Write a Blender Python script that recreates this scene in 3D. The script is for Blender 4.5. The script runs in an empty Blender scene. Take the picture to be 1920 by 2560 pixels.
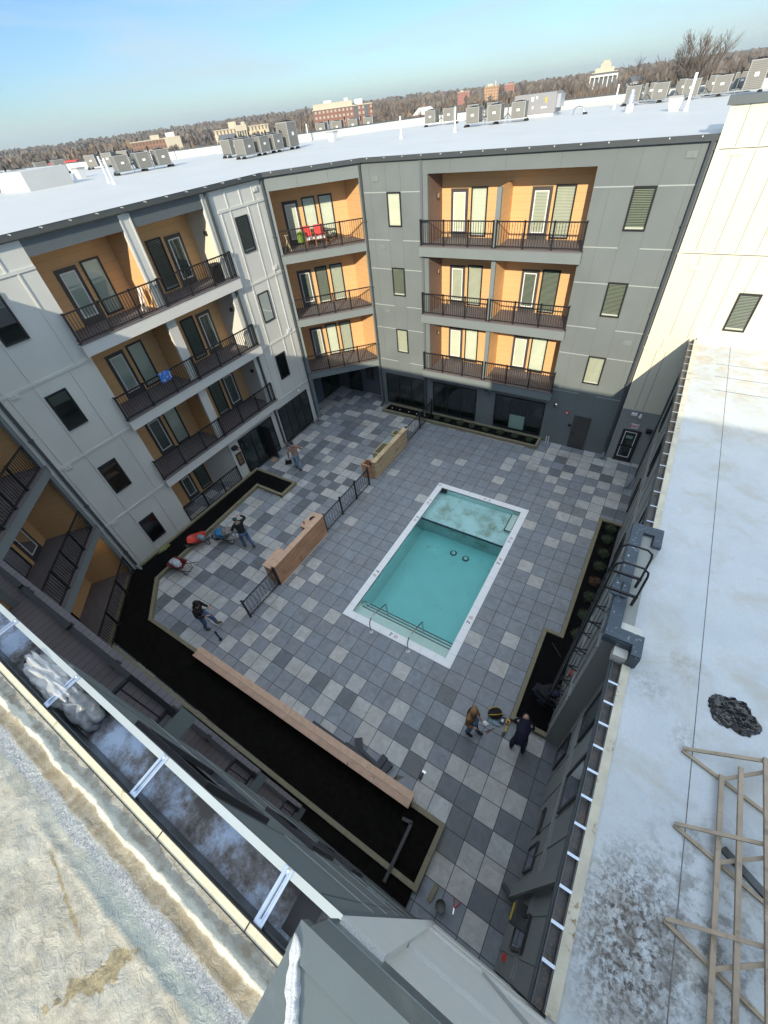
import bpy, bmesh, math, random
from mathutils import Vector, Matrix, noise as mnoise
random.seed(7)
S = bpy.context.scene
COL = S.collection

# ---------------------------------------------------------------- camera
CAMC = (2.539, -6.092, 14.851)
RX = (0.8490672, 0.5198165, -0.0942110)
FW = (-0.4259049, 0.5680386, -0.7042281)
cam_d = bpy.data.cameras.new('camera')
cam = bpy.data.objects.new('camera', cam_d); COL.objects.link(cam)
_x = Vector(RX).normalized(); _z = -Vector(FW).normalized(); _y = _z.cross(_x).normalized(); _x = _y.cross(_z)
cam.matrix_world = Matrix(((_x[0], _y[0], _z[0], CAMC[0]), (_x[1], _y[1], _z[1], CAMC[1]), (_x[2], _y[2], _z[2], CAMC[2]), (0, 0, 0, 1)))
cam_d.sensor_fit = 'VERTICAL'; cam_d.sensor_height = 24; cam_d.lens = 24 * 1022.19 / 2560
cam_d.clip_start = 0.03; cam_d.clip_end = 9000
S.camera = cam

# ---------------------------------------------------------------- sky, sun, exposure
SUNV = Vector((0.325, -1.0, 0.488)).normalized()
W = bpy.data.worlds.new('World'); S.world = W; W.use_nodes = True
nt = W.node_tree; nt.nodes.clear()
def wn(t, **k):
    n = nt.nodes.new(t)
    for a, b in k.items(): setattr(n, a, b)
    return n
sky = wn('ShaderNodeTexSky', sky_type='NISHITA', sun_disc=False)
sky.sun_elevation = math.asin(SUNV.z); sky.sun_rotation = math.atan2(SUNV.x, SUNV.y)
sky.altitude = 100; sky.air_density = 1.0; sky.dust_density = 0.6; sky.ozone_density = 3.0
SKYTINT = (.37, .455, .54); ZEN_FILL = (5.5, 6.2, 7.0)
bg = wn('ShaderNodeBackground'); bg.inputs[1].default_value = 0.15
out = wn('ShaderNodeOutputWorld')
tc = wn('ShaderNodeTexCoord'); mp = wn('ShaderNodeMapping'); mp.inputs['Scale'].default_value = (1.1, 1.1, 7.0)
mp.inputs['Rotation'].default_value = (0.05, 0.12, 0.4)
nz = wn('ShaderNodeTexNoise'); nz.inputs['Scale'].default_value = 2.2; nz.inputs['Detail'].default_value = 7; nz.inputs['Roughness'].default_value = 0.5
nz.inputs['Distortion'].default_value = 0.5
rp = wn('ShaderNodeMapRange'); rp.inputs[1].default_value = .42; rp.inputs[2].default_value = .68; rp.inputs[4].default_value = .7
L = nt.links.new
def wmix(f, a, b_, blend='MIX'):
    x = wn('ShaderNodeMix', data_type='RGBA'); x.blend_type = blend
    for v, i in ((f, 0), (a, 6), (b_, 7)):
        if isinstance(v, tuple): x.inputs[i].default_value = (*v, 1)
        elif isinstance(v, float): x.inputs[i].default_value = v
        else: L(v, x.inputs[i])
    return x.outputs[2]
def wramp(src, a, b_, lo, hi):
    r = wn('ShaderNodeMapRange'); r.inputs[1].default_value = a; r.inputs[2].default_value = b_; r.inputs[3].default_value = lo; r.inputs[4].default_value = hi; L(src, r.inputs[0]); return r.outputs[0]
L(tc.outputs['Generated'], mp.inputs[0]); L(mp.outputs[0], nz.inputs['Vector']); L(nz.outputs[0], rp.inputs[0])
sz = wn('ShaderNodeSeparateXYZ'); L(tc.outputs['Generated'], sz.inputs[0])
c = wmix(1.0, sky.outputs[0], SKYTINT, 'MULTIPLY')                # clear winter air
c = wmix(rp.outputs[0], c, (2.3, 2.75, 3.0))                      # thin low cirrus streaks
c = wmix(wramp(sz.outputs[2], .5, .85, 0, .8), c, ZEN_FILL)            # unseen bright zenith added to lift the courtyard shade
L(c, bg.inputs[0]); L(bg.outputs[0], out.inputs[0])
sd = bpy.data.lights.new('sun', 'SUN'); sd.energy = 3.1; sd.angle = math.radians(0.55); sd.color = (1.0, 0.88, 0.69)
so = bpy.data.objects.new('sun', sd); COL.objects.link(so); so.rotation_euler = SUNV.to_track_quat('Z', 'Y').to_euler()
S.view_settings.view_transform = 'Standard'; S.view_settings.look = 'None'; S.view_settings.exposure = 0.95
S.view_settings.gamma = 1; S.render.engine = 'CYCLES'
try:
    S.cycles.max_bounces = 8; S.cycles.transparent_max_bounces = 12
except Exception: pass

# ---------------------------------------------------------------- helpers
class Fr:                                    # a vertical facade frame: s along, d outwards, z up
    def __init__(s, o, e, n):
        l = math.hypot(*e); s.o = o; s.e = (e[0] / l, e[1] / l); l = math.hypot(*n); s.n = (n[0] / l, n[1] / l)
    def p(s, a, d, z): return (s.o[0] + s.e[0] * a + s.n[0] * d, s.o[1] + s.e[1] * a + s.n[1] * d, z)
ID = Fr((0, 0), (1, 0), (0, 1))
class MB:
    def __init__(s): s.v = []; s.f = []; s.m = []; s.sm = []
    def add(s, vs, fs, m=0, smooth=False):
        b = len(s.v); s.v += [tuple(v) for v in vs]
        for f in fs: s.f.append([b + i for i in f]); s.m.append(m); s.sm.append(smooth)
    def box(s, x0, x1, y0, y1, z0, z1, m=0, fr=ID):
        P = [fr.p(x, y, z) for z in (z0, z1) for x, y in ((x0, y0), (x1, y0), (x1, y1), (x0, y1))]
        s.add(P, [(3, 2, 1, 0), (4, 5, 6, 7), (0, 1, 5, 4), (1, 2, 6, 5), (2, 3, 7, 6), (3, 0, 4, 7)], m)
    def quad(s, a, b, c, d, m=0): s.add([a, b, c, d], [(0, 1, 2, 3)], m)
    def prism(s, poly, z0, z1, m=0):
        n = len(poly); P = [(x, y, z0) for x, y in poly] + [(x, y, z1) for x, y in poly]
        s.add(P, [tuple(range(n - 1, -1, -1)), tuple(range(n, 2 * n))] + [(i, (i + 1) % n, n + (i + 1) % n, n + i) for i in range(n)], m)
    def tube(s, pts, r, n=8, m=0, closed=False, caps=True, smooth=True):
        pts = [Vector(p) for p in pts]; k = len(pts); R = r if isinstance(r, (list, tuple)) else [r] * k
        rings = []; up = None
        for i, p in enumerate(pts):
            if closed: t = pts[(i + 1) % k] - pts[i - 1]
            else: t = pts[min(i + 1, k - 1)] - pts[max(i - 1, 0)]
            if t.length < 1e-9: t = Vector((0, 0, 1))
            t.normalize()
            if up is None: up = Vector((0, 0, 1)) if abs(t.z) < 0.9 else Vector((1, 0, 0))
            a = up - t * up.dot(t)
            if a.length < 1e-4: a = Vector((1, 0, 0)) - t * t.x
            a.normalize(); b = t.cross(a); up = a
            rings.append([p + (a * math.cos(2 * math.pi * j / n + .4) + b * math.sin(2 * math.pi * j / n + .4)) * R[i] for j in range(n)])
        vs = [v for q in rings for v in q]; fs = []
        for i in range(k if closed else k - 1):
            for j in range(n): fs.append((i * n + j, i * n + (j + 1) % n, ((i + 1) % k) * n + (j + 1) % n, ((i + 1) % k) * n + j))
        s.add(vs, fs, m, smooth)
        if caps and not closed:
            s.add(rings[0], [tuple(range(n))], m); s.add(rings[-1], [tuple(range(n - 1, -1, -1))], m)
    def beam(s, a, b, w, h, m=0, up=(0, 0, 1)):       # rectangular bar from a to b
        a = Vector(a); b = Vector(b); t = (b - a).normalized(); u = Vector(up); x = t.cross(u)
        if x.length < 1e-4: x = t.cross(Vector((1, 0, 0)))
        x.normalize(); y = x.cross(t).normalized()
        P = [q + x * sx * w / 2 + y * sy * h / 2 for q in (a, b) for sx, sy in ((-1, -1), (1, -1), (1, 1), (-1, 1))]
        s.add(P, [(3, 2, 1, 0), (4, 5, 6, 7), (0, 1, 5, 4), (1, 2, 6, 5), (2, 3, 7, 6), (3, 0, 4, 7)], m)
    def lathe(s, c, prof, n=16, m=0, ax='z'):
        vs = []; k = len(prof)
        for r, h in prof:
            for j in range(n):
                a = 2 * math.pi * j / n; x, y = r * math.cos(a), r * math.sin(a)
                vs.append((c[0] + x, c[1] + y, c[2] + h) if ax == 'z' else ((c[0] + h, c[1] + x, c[2] + y) if ax == 'x' else (c[0] + x, c[1] + h, c[2] + y)))
        s.add(vs, [(i * n + j, i * n + (j + 1) % n, (i + 1) * n + (j + 1) % n, (i + 1) * n + j) for i in range(k - 1) for j in range(n)], m, True)
        if prof[0][0] > 1e-4: s.add(vs[:n], [tuple(range(n - 1, -1, -1))], m)
        if prof[-1][0] > 1e-4: s.add(vs[-n:], [tuple(range(n))], m)
    def blob(s, c, r, seed=0, amp=0.2, n=12, k=8, m=0, fn=None):
        rnd = random.Random(seed); ph = [rnd.uniform(0, 6.28) for _ in range(6)]; vs = []
        for i in range(k + 1):
            th = math.pi * i / k
            for j in range(n):
                a = 2 * math.pi * j / n
                q = 1 + amp * (math.sin(3 * a + ph[0] + 2 * th) * .4 + math.sin(5 * a + ph[1]) * math.sin(4 * th + ph[2]) * .5 + rnd.uniform(-.35, .35)) if 0 < i < k else 1
                vs.append((c[0] + r[0] * q * math.sin(th) * math.cos(a), c[1] + r[1] * q * math.sin(th) * math.sin(a), c[2] + r[2] * q * math.cos(th)))
        s.add(vs, [(i * n + j, (i + 1) * n + j, (i + 1) * n + (j + 1) % n, i * n + (j + 1) % n) for i in range(k) for j in range(n)], m, True)
    def build(s, name, mats, parent=None, recalc=True, bevel=0):
        me = bpy.data.meshes.new(name); me.from_pydata(s.v, [], s.f)
        mats = mats if isinstance(mats, (list, tuple)) else [mats]
        for m in mats: me.materials.append(m)
        me.polygons.foreach_set('material_index', s.m); me.polygons.foreach_set('use_smooth', s.sm)
        if recalc:
            bm = bmesh.new(); bm.from_mesh(me); bmesh.ops.recalc_face_normals(bm, faces=bm.faces[:]); bm.to_mesh(me); bm.free()
        me.update(); o = bpy.data.objects.new(name, me); COL.objects.link(o)
        if bevel:
            md = o.modifiers.new('bevel', 'BEVEL'); md.width = bevel; md.segments = 1; md.limit_method = 'ANGLE'
        if parent is not None:
            o.parent = parent
            if parent.type == 'EMPTY' and parent.get('world_parts'): o.matrix_parent_inverse = Matrix.Translation(-Vector(parent.location))
        return o
def tag(o, label, cat, group=None, kind=None):
    if label: o['label'] = label
    if cat: o['category'] = cat
    if group: o['group'] = group
    if kind: o['kind'] = kind
    return o
def thing(name, label, cat, loc=(0, 0, 0), group=None, rz=0, world=False):
    o = bpy.data.objects.new(name, None); COL.objects.link(o); o.location = loc; o.rotation_euler = (0, 0, rz); o.empty_display_size = .2
    if world: o['world_parts'] = 1
    return tag(o, label, cat, group)
def dup(root, loc, rz=0, label=None, sc=None):
    def cp(o, par):
        c = o.copy(); COL.objects.link(c)
        if par is not None: c.parent = par
        for ch in KIDS.get(o.name, []): cp(ch, c)
        return c
    KIDS = {}
    for o in bpy.data.objects:
        if o.parent: KIDS.setdefault(o.parent.name, []).append(o)
    c = cp(root, None); c.location = loc; c.rotation_euler = (0, 0, rz)
    if sc: c.scale = sc
    if label: c['label'] = label
    return c

# ---------------------------------------------------------------- materials
def mat(name, col, rough=.7, var=.12, scale=2.0, bump=.0, bscale=40, metal=0, spec=.4, col2=None, c2=(.5, .7), c2scale=None, stripe=None, det=4, coat=0):
    m = bpy.data.materials.new(name); m.use_nodes = True; t = m.node_tree; b = t.nodes['Principled BSDF']
    b.inputs['Roughness'].default_value = rough; b.inputs['Metallic'].default_value = metal
    b.inputs['Specular IOR Level'].default_value = spec; b.inputs['Coat Weight'].default_value = coat
    N = t.nodes.new; K = t.links.new
    co = N('ShaderNodeTexCoord'); n = N('ShaderNodeTexNoise'); n.inputs['Scale'].default_value = scale; n.inputs['Detail'].default_value = det
    K(co.outputs['Object'], n.inputs['Vector'])
    mr = N('ShaderNodeMapRange'); mr.inputs[1].default_value = .25; mr.inputs[2].default_value = .75; mr.inputs[3].default_value = 1 - var; mr.inputs[4].default_value = 1 + var
    K(n.outputs[0], mr.inputs[0])
    mu = N('ShaderNodeVectorMath'); mu.operation = 'SCALE'; mu.inputs[0].default_value = col[:3]; K(mr.outputs[0], mu.inputs['Scale'])
    last = mu.outputs[0]
    if col2:
        n2 = N('ShaderNodeTexNoise'); n2.inputs['Scale'].default_value = c2scale or scale; n2.inputs['Detail'].default_value = 8; n2.inputs['Roughness'].default_value = .65
        K(co.outputs['Object'], n2.inputs['Vector'])
        r = N('ShaderNodeMapRange'); r.inputs[1].default_value = c2[0]; r.inputs[2].default_value = c2[1]; K(n2.outputs[0], r.inputs[0])
        x = N('ShaderNodeMix'); x.data_type = 'RGBA'; K(r.outputs[0], x.inputs[0]); K(last, x.inputs[6]); x.inputs[7].default_value = (*col2, 1); last = x.outputs[2]
    if stripe:                               # (axis, period, width fraction, factor)
        ax, per, wd, fac = stripe[:4]
        sp = N('ShaderNodeSeparateXYZ'); K(co.outputs['Object'], sp.inputs[0])
        d = N('ShaderNodeMath'); d.operation = 'DIVIDE'; d.inputs[1].default_value = per; K(sp.outputs[ax], d.inputs[0])
        fr = N('ShaderNodeMath'); fr.operation = 'FRACT'; K(d.outputs[0], fr.inputs[0])
        lt = N('ShaderNodeMath'); lt.operation = 'LESS_THAN'; lt.inputs[1].default_value = wd; K(fr.outputs[0], lt.inputs[0])
        x = N('ShaderNodeMix'); x.data_type = 'RGBA'; K(lt.outputs[0], x.inputs[0]); K(last, x.inputs[6])
        x.inputs[7].default_value = (col[0] * fac, col[1] * fac, col[2] * fac, 1) if not isinstance(fac, tuple) else (*fac, 1)
        last = x.outputs[2]
    K(last, b.inputs['Base Color'])
    if bump:
        n3 = N('ShaderNodeTexNoise'); n3.inputs['Scale'].default_value = bscale; n3.inputs['Detail'].default_value = 5
        K(co.outputs['Object'], n3.inputs['Vector']); bp = N('ShaderNodeBump'); bp.inputs['Strength'].default_value = bump; bp.inputs['Distance'].default_value = .02
        K(n3.outputs[0], bp.inputs['Height']); K(bp.outputs[0], b.inputs['Normal'])
    return m
def glass(name, tint=(.87, .91, .87), refl=.12, rough=.01):
    m = bpy.data.materials.new(name); m.use_nodes = True; t = m.node_tree; t.nodes.clear(); N = t.nodes.new; K = t.links.new
    o = N('ShaderNodeOutputMaterial'); g = N('ShaderNodeBsdfGlossy'); g.inputs['Roughness'].default_value = rough; g.inputs['Color'].default_value = (.9, .95, 1, 1)
    tr = N('ShaderNodeBsdfTransparent'); tr.inputs[0].default_value = (*tint, 1); fz = N('ShaderNodeFresnel'); fz.inputs[0].default_value = 1.5
    a = N('ShaderNodeMath'); a.operation = 'ADD'; a.use_clamp = True; a.inputs[1].default_value = refl; K(fz.outputs[0], a.inputs[0])
    x = N('ShaderNodeMixShader'); K(a.outputs[0], x.inputs[0]); K(tr.outputs[0], x.inputs[1]); K(g.outputs[0], x.inputs[2]); K(x.outputs[0], o.inputs[0])
    return m
M = {}
M['white_wall'] = mat('white panel', (.60, .61, .57), .75, .09, .5, .15, 60)
M['white_trim'] = mat('white trim', (.62, .63, .60), .6, .04, 1)
M['gray_wall'] = mat('gray panel', (.150, .173, .174), .7, .10, .6, .12, 80)
M['gray_seam'] = mat('pale seam', (.33, .36, .35), .6, .05)
M['gray_groove'] = mat('dark seam', (.12, .135, .135), .7, .05)
M['fascia'] = mat('gray fascia', (.18, .21, .21), .6, .05, 1, .05, 60)
M['dark_fascia'] = mat('blue gray fascia', (.11, .13, .14), .6, .05, 1)
M['cream'] = mat('cream panel', (.67, .64, .51), .7, .03, .5, .1, 50)
M['cream_lo'] = mat('gray panel low', (.30, .32, .31), .7, .04, .6, .1, 50)
M['orange'] = mat('orange siding', (.68, .41, .19), .65, .05, 1.2, .08, 60, stripe=('Z', .3, .035, .7))
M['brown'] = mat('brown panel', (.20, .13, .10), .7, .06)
M['base'] = mat('dark base', (.10, .12, .14), .6, .06, 1, .05, 40)
M['black'] = mat('black metal', (.012, .012, .014), .45, .1, 5, spec=.5)
M['frame'] = mat('black frame', (.02, .02, .022), .4, .1, 5)
M['doorp'] = mat('door paint', (.065, .062, .06), .5, .05)
M['white'] = mat('white plastic', (.78, .79, .78), .45, .03, 2)
M['blind'] = mat('blind', (.60, .60, .52), .6, .04, 1, stripe=('Z', .052, .42, .42))
M['blindw'] = mat('blind closed', (.68, .68, .60), .6, .04, 1, stripe=('Z', .052, .2, .75))
M['blindd'] = mat('blind open', (.34, .38, .33), .6, .05, 1, stripe=('Z', .052, .62, .12))
M['room'] = mat('dark room', (.015, .018, .018), .8, .4, 1.5)
M['roomg'] = mat('green room', (.045, .07, .06), .8, .5, .8)
M['glass'] = glass('glass', refl=.02); M['glassd'] = glass('tinted glass', (.45, .6, .55), .04)
M['roof'] = mat('white membrane', (.49, .51, .51), .55, .04, .35, .05, 8, col2=(.44, .45, .44), c2=(.55, .8), c2scale=.6)
M['gutter'] = mat('dark gutter', (.085, .095, .10), .35, .08, 2, metal=.3)
M['deckw'] = mat('deck boards', (.15, .135, .14), .7, .1, 3, stripe=('X', .14, .06, .3))
M['decky'] = mat('deck boards y', (.15, .135, .14), .7, .1, 3, stripe=('Y', .14, .06, .3))
M['timber'] = mat('treated timber', (.22, .20, .13), .75, .15, 6, .2, 30, col2=(.20, .16, .10), c2=(.55, .75), c2scale=3)
M['soil'] = mat('black mulch', (.005, .0045, .005), .95, .5, 20, .6, 50, spec=.1)
M['soilb'] = mat('soil', (.0065, .0055, .0045), .95, .5, 6, .8, 30, spec=.1)
M['coping'] = mat('pool coping', (.84, .86, .88), .5, .03, 4)
M['plaster'] = mat('pool plaster', (.58, .76, .75), .6, .05, 1)
M['ledgem'] = mat('weathered pool ledge', (.58, .70, .70), .6, .12, 1.5, col2=(.34, .37, .30), c2=(.48, .66), c2scale=1.1)
M['tileb'] = mat('step edge tile', (.03, .05, .07), .4, .1, 8)
M['steel'] = mat('stainless steel', (.55, .57, .58), .18, .05, 4, metal=1)
M['galv'] = mat('galvanised strap', (.50, .58, .70), .3, .08, 12, .1, 40, metal=.7)
M['acbody'] = mat('condenser metal', (.22, .22, .20), .5, .06, 2, stripe=('Z', .05, .4, .6))
M['acgrille'] = mat('condenser grille', (.20, .20, .18), .5, .1, 4, stripe=('X', .04, .4, .45))
M['actop'] = mat('condenser top', (.33, .34, .33), .45, .06)
M['rubber'] = mat('black rubber', (.015, .015, .015), .8, .2, 6)
M['foil'] = mat('galvanised duct', (.55, .57, .60), .3, .08, 4, metal=.6)

# ---------------------------------------------------------------- paving (the courtyard ground)
T = 0.61
def tone(i, j):
    if (i, j) in LIGHT_TILES: return .44
    if (i, j) in DARK_TILES: return .155
    r = TILE_ROWS.get(j)
    if r and r[0] <= i < r[1]: return .25
    rnd = random.Random(i * 131 + j * 977)
    q = rnd.random()
    near = (-11 <= i <= 3 and -3 <= j <= 17)
    if near: return .46 if q < .17 else .25
    if j >= 20: return .46 if q < .62 else .22
    if i < -14: return .45 if q < .42 else (.27 if q < .8 else .16)
    return .46 if q < .38 else (.25 if q < .85 else .16)
LIGHT_TILES = set([(3,-9),(4,-9),(4,-8),(5,-8),(-11,-7),(-8,-7),(-7,-7),(-5,-7),(1,-7),(2,-7),(5,-7),(-14,-6),(-12,-6),(-11,-6),(-6,-6),(-3,-6),(-2,-6),(-1,-6),(1,-6),(4,-6),(-13,-5),(-11,-5),(-9,-5),(-8,-5),(-6,-5),(-4,-5),(-3,-5),(0,-5),(2,-5),(3,-5),(4,-5),(5,-5),(-15,-4),(-12,-4),(-5,-4),(-2,-4),(4,-4),(-13,-3),(-10,-3),(-7,-3),(1,-3),(4,-3),(-14,-2),(-13,-2),(-3,-2),(5,-2),(-11,-1),(-9,-1),(-13,0),(-14,1),(-12,1),(2,1),(-13,2),(0,2),(2,3),(-13,7),(2,8),(1,9),(-14,11),(-9,12),(2,12),(0,13),(3,13),(-13,14),(4,14),(-3,15),(2,15),(3,15),(1,16),(4,16),(-10,17),(-4,17),(3,17),(4,17),(-8,18),(1,18),(4,18),(5,18),(-4,19),(0,19),(3,19),(5,19),(-4,20),(-2,20),(-1,20),(1,20),(4,20),(-3,21),(-2,21),(2,21),(3,21),(5,21),(-2,22),(-1,22),(1,22),(2,22),(4,22),(5,22)])
DARK_TILES = set([(5,-9),(6,-9),(3,-8),(6,-8),(-3,-7),(3,-7),(4,-7),(6,-7),(0,-6),(2,-6),(3,-6),(5,-6),(6,-6),(-10,-5),(-7,-5),(-5,-5),(-1,-5),(6,-5),(0,-4),(1,-4),(2,-4),(5,-4),(6,-4),(5,-3),(6,-3),(0,-2),(6,-2),(5,17),(6,17),(6,19),(0,20),(1,21),(4,21),(0,22),(3,22)])
TILE_ROWS = {-9: (-14, 7), -8: (-14, 7), -7: (-15, 7), -6: (-15, 7), -5: (-15, 7), -4: (-15, 7), -3: (-15, 7), -2: (-15, 7), -1: (-15, 7), 0: (-15, 7), 1: (-15, 7), 2: (-15, 7), 3: (-15, 7), 4: (-15, 7), 6: (-15, 7), 7: (-15, 7), 8: (-15, 7), 9: (-15, 7), 10: (-15, 7), 11: (-15, 7), 12: (-15, 7), 13: (-15, 7), 14: (-15, 7), 15: (-15, 7), 16: (-15, 7), 17: (-15, 7), 18: (-15, 7), 19: (-14, 7), 20: (-14, 7), 21: (-14, 7), 22: (-14, 7)}
def paving():
    me = bpy.data.meshes.new('courtyard_paving'); bm = bmesh.new(); cl = bm.loops.layers.float_color.new('tone')
    for i in range(-29, 9):
        for j in range(-13, 29):
            if -8 <= i < 0 and 0 <= j < 15: continue
            vs = [bm.verts.new((x * T, y * T, 0)) for x, y in ((i, j), (i + 1, j), (i + 1, j + 1), (i, j + 1))]
            f = bm.faces.new(vs); g = tone(i, j)
            rnd = random.Random(i * 31 + j * 17 + 5); g *= rnd.uniform(.93, 1.07); h = rnd.uniform(-.02, .02)
            for l in f.loops: l[cl] = (g * (1 + h) * (.99 if g > .35 else .91), g, g * (.98 if g > .35 else 1.12) * (1 - h), 1)
    bm.to_mesh(me); bm.free()
    o = bpy.data.objects.new('courtyard_paving', me); COL.objects.link(o); tag(o, 'mixed light and dark grey square concrete pavers of the courtyard', 'paving', kind='structure')
    m = bpy.data.materials.new('pavers'); m.use_nodes = True; t = m.node_tree; b = t.nodes['Principled BSDF']; N = t.nodes.new; K = t.links.new
    at = N('ShaderNodeVertexColor'); at.layer_name = 'tone'; co = N('ShaderNodeTexCoord')
    n = N('ShaderNodeTexNoise'); n.inputs['Scale'].default_value = 2.6; n.inputs['Detail'].default_value = 9; n.inputs['Roughness'].default_value = .68; n.inputs['Distortion'].default_value = 1.2
    K(co.outputs['Object'], n.inputs[0]); mr = N('ShaderNodeMapRange'); mr.inputs[1].default_value = .3; mr.inputs[2].default_value = .7; mr.inputs[3].default_value = .80; mr.inputs[4].default_value = 1.22; K(n.outputs[0], mr.inputs[0])
    mu = N('ShaderNodeVectorMath'); mu.operation = 'SCALE'; K(at.outputs[0], mu.inputs[0]); K(mr.outputs[0], mu.inputs['Scale'])
    # dirt: brown stains
    n2 = N('ShaderNodeTexNoise'); n2.inputs['Scale'].default_value = .55; n2.inputs['Detail'].default_value = 8; n2.inputs['Roughness'].default_value = .7; K(co.outputs['Object'], n2.inputs[0])
    r2 = N('ShaderNodeMapRange'); r2.inputs[1].default_value = .52; r2.inputs[2].default_value = .72; r2.inputs[4].default_value = .55; K(n2.outputs[0], r2.inputs[0])
    x = N('ShaderNodeMix'); x.data_type = 'RGBA'; K(r2.outputs[0], x.inputs[0]); K(mu.outputs[0], x.inputs[6]); x.inputs[7].default_value = (.19, .165, .125, 1)
    n4 = N('ShaderNodeTexNoise'); n4.inputs['Scale'].default_value = 3.3; n4.inputs['Detail'].default_value = 6; n4.inputs['Roughness'].default_value = .8; K(co.outputs['Object'], n4.inputs[0])
    r4 = N('ShaderNodeMapRange'); r4.inputs[1].default_value = .66; r4.inputs[2].default_value = .72; r4.inputs[4].default_value = .6; K(n4.outputs[0], r4.inputs[0])
    x4 = N('ShaderNodeMix'); x4.data_type = 'RGBA'; K(r4.outputs[0], x4.inputs[0]); K(x.outputs[2], x4.inputs[6]); x4.inputs[7].default_value = (.07, .06, .05, 1)
    last = x4.outputs[2]; sp = N('ShaderNodeSeparateXYZ'); K(co.outputs['Object'], sp.inputs[0]); mxs = []
    for ax in 'XY':
        d = N('ShaderNodeMath'); d.operation = 'DIVIDE'; d.inputs[1].default_value = T; K(sp.outputs[ax], d.inputs[0])
        a = N('ShaderNodeMath'); a.operation = 'ADD'; a.inputs[1].default_value = .5; K(d.outputs[0], a.inputs[0])
        f = N('ShaderNodeMath'); f.operation = 'FRACT'; K(a.outputs[0], f.inputs[0])
        s_ = N('ShaderNodeMath'); s_.operation = 'SUBTRACT'; s_.inputs[1].default_value = .5; K(f.outputs[0], s_.inputs[0])
        ab = N('ShaderNodeMath'); ab.operation = 'ABSOLUTE'; K(s_.outputs[0], ab.inputs[0]); mxs.append(ab)
    mn = N('ShaderNodeMath'); mn.operation = 'MINIMUM'; K(mxs[0].outputs[0], mn.inputs[0]); K(mxs[1].outputs[0], mn.inputs[1])
    jr = N('ShaderNodeMapRange'); jr.inputs[1].default_value = .010; jr.inputs[2].default_value = .024; jr.inputs[3].default_value = .88; jr.inputs[4].default_value = 0; K(mn.outputs[0], jr.inputs[0])
    x3 = N('ShaderNodeMix'); x3.data_type = 'RGBA'; K(jr.outputs[0], x3.inputs[0]); K(last, x3.inputs[6]); x3.inputs[7].default_value = (.018, .02, .024, 1)
    K(x3.outputs[2], b.inputs['Base Color']); b.inputs['Roughness'].default_value = .62
    bp = N('ShaderNodeBump'); bp.inputs['Strength'].default_value = .35; bp.inputs['Distance'].default_value = .01
    K(mr.outputs[0], bp.inputs['Height']); K(bp.outputs[0], b.inputs['Normal']); me.materials.append(m)
paving()

# ---------------------------------------------------------------- building parts
FL = [0.0, 3.20, 6.44, 9.68]
def window(fr, s0, s1, z0, z1, d, parent, kind='blind', label=None, w=.06, name='window'):
    f = MB(); a, b = d, d + .05
    f.box(s0, s1, a, b, z0, z0 + w, 0, fr); f.box(s0, s1, a, b, z1 - w, z1, 0, fr)
    f.box(s0, s0 + w, a, b, z0 + w, z1 - w, 0, fr); f.box(s1 - w, s1, a, b, z0 + w, z1 - w, 0, fr)
    o = f.build(name, M['frame'], parent)
    if label: o['label'] = label
    q = MB()
    mm = {'blind': 'blind', 'w': 'blindw', 'd': 'blindd', 'dark': 'room', 'half': 'room'}[kind]
    q.quad(*[fr.p(s, d + .006, z) for s, z in ((s0 + w, z0 + w), (s1 - w, z0 + w), (s1 - w, z1 - w), (s0 + w, z1 - w))], 0)
    if kind in ('half', 'd', 'blind'):
        hz = z1 - (z1 - z0) * .3 if kind == 'half' else z0 + w + .07
        if kind == 'half': q.quad(*[fr.p(s, d + .012, z) for s, z in ((s0 + w, hz), (s1 - w, hz), (s1 - w, z1 - w), (s0 + w, z1 - w))], 1)
        else: q.quad(*[fr.p(s, d + .012, z) for s, z in ((s0 + w, z0 + w), (s1 - w, z0 + w), (s1 - w, hz), (s0 + w, hz))], 2)
    q.build('blind' if kind != 'dark' else 'interior', [M[mm], M['blindd'], M['white_trim']], o)
    g = MB(); g.quad(*[fr.p(s, d + .03, z) for s, z in ((s0 + w, z0 + w), (s1 - w, z0 + w), (s1 - w, z1 - w), (s0 + w, z1 - w))])
    g.build('pane', M['glass'], o)
    return o
def door(fr, s0, s1, z0, z1, d, parent, kind='blind', knob=1):
    f = MB(); f.box(s0, s1, d, d + .03, z0, z1, 0, fr)
    o = f.build('door', M['doorp'], parent)
    m = .13; w = .045; a0, a1, c0, c1 = s0 + m, s1 - m, z0 + .26, z1 - .14; t = MB()
    for q in ((a0, a1, c0, c0 + w), (a0, a1, c1 - w, c1), (a0, a0 + w, c0 + w, c1 - w), (a1 - w, a1, c0 + w, c1 - w)): t.box(q[0], q[1], d + .03, d + .045, q[2], q[3], 0, fr)
    t.build('glazing_trim', M['white'], o)
    q = MB(); q.quad(*[fr.p(s, d + .034, z) for s, z in ((a0 + w, c0 + w), (a1 - w, c0 + w), (a1 - w, c1 - w), (a0 + w, c1 - w))]); q.build('blind', M[{'blind': 'blind', 'w': 'blindw', 'd': 'blindd', 'dark': 'room'}[kind]], o)
    g = MB(); g.quad(*[fr.p(s, d + .04, z) for s, z in ((a0 + w, c0 + w), (a1 - w, c0 + w), (a1 - w, c1 - w), (a0 + w, c1 - w))]); g.build('pane', M['glass'], o)
    h = MB(); ks = s1 - .07 if knob > 0 else s0 + .07
    for zz in (z0 + .95, z0 + 1.12): h.tube([fr.p(ks, d + .03, zz), fr.p(ks, d + .08, zz)], .025, 8)
    h.build('handle', M['black'], o)
    return o
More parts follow.
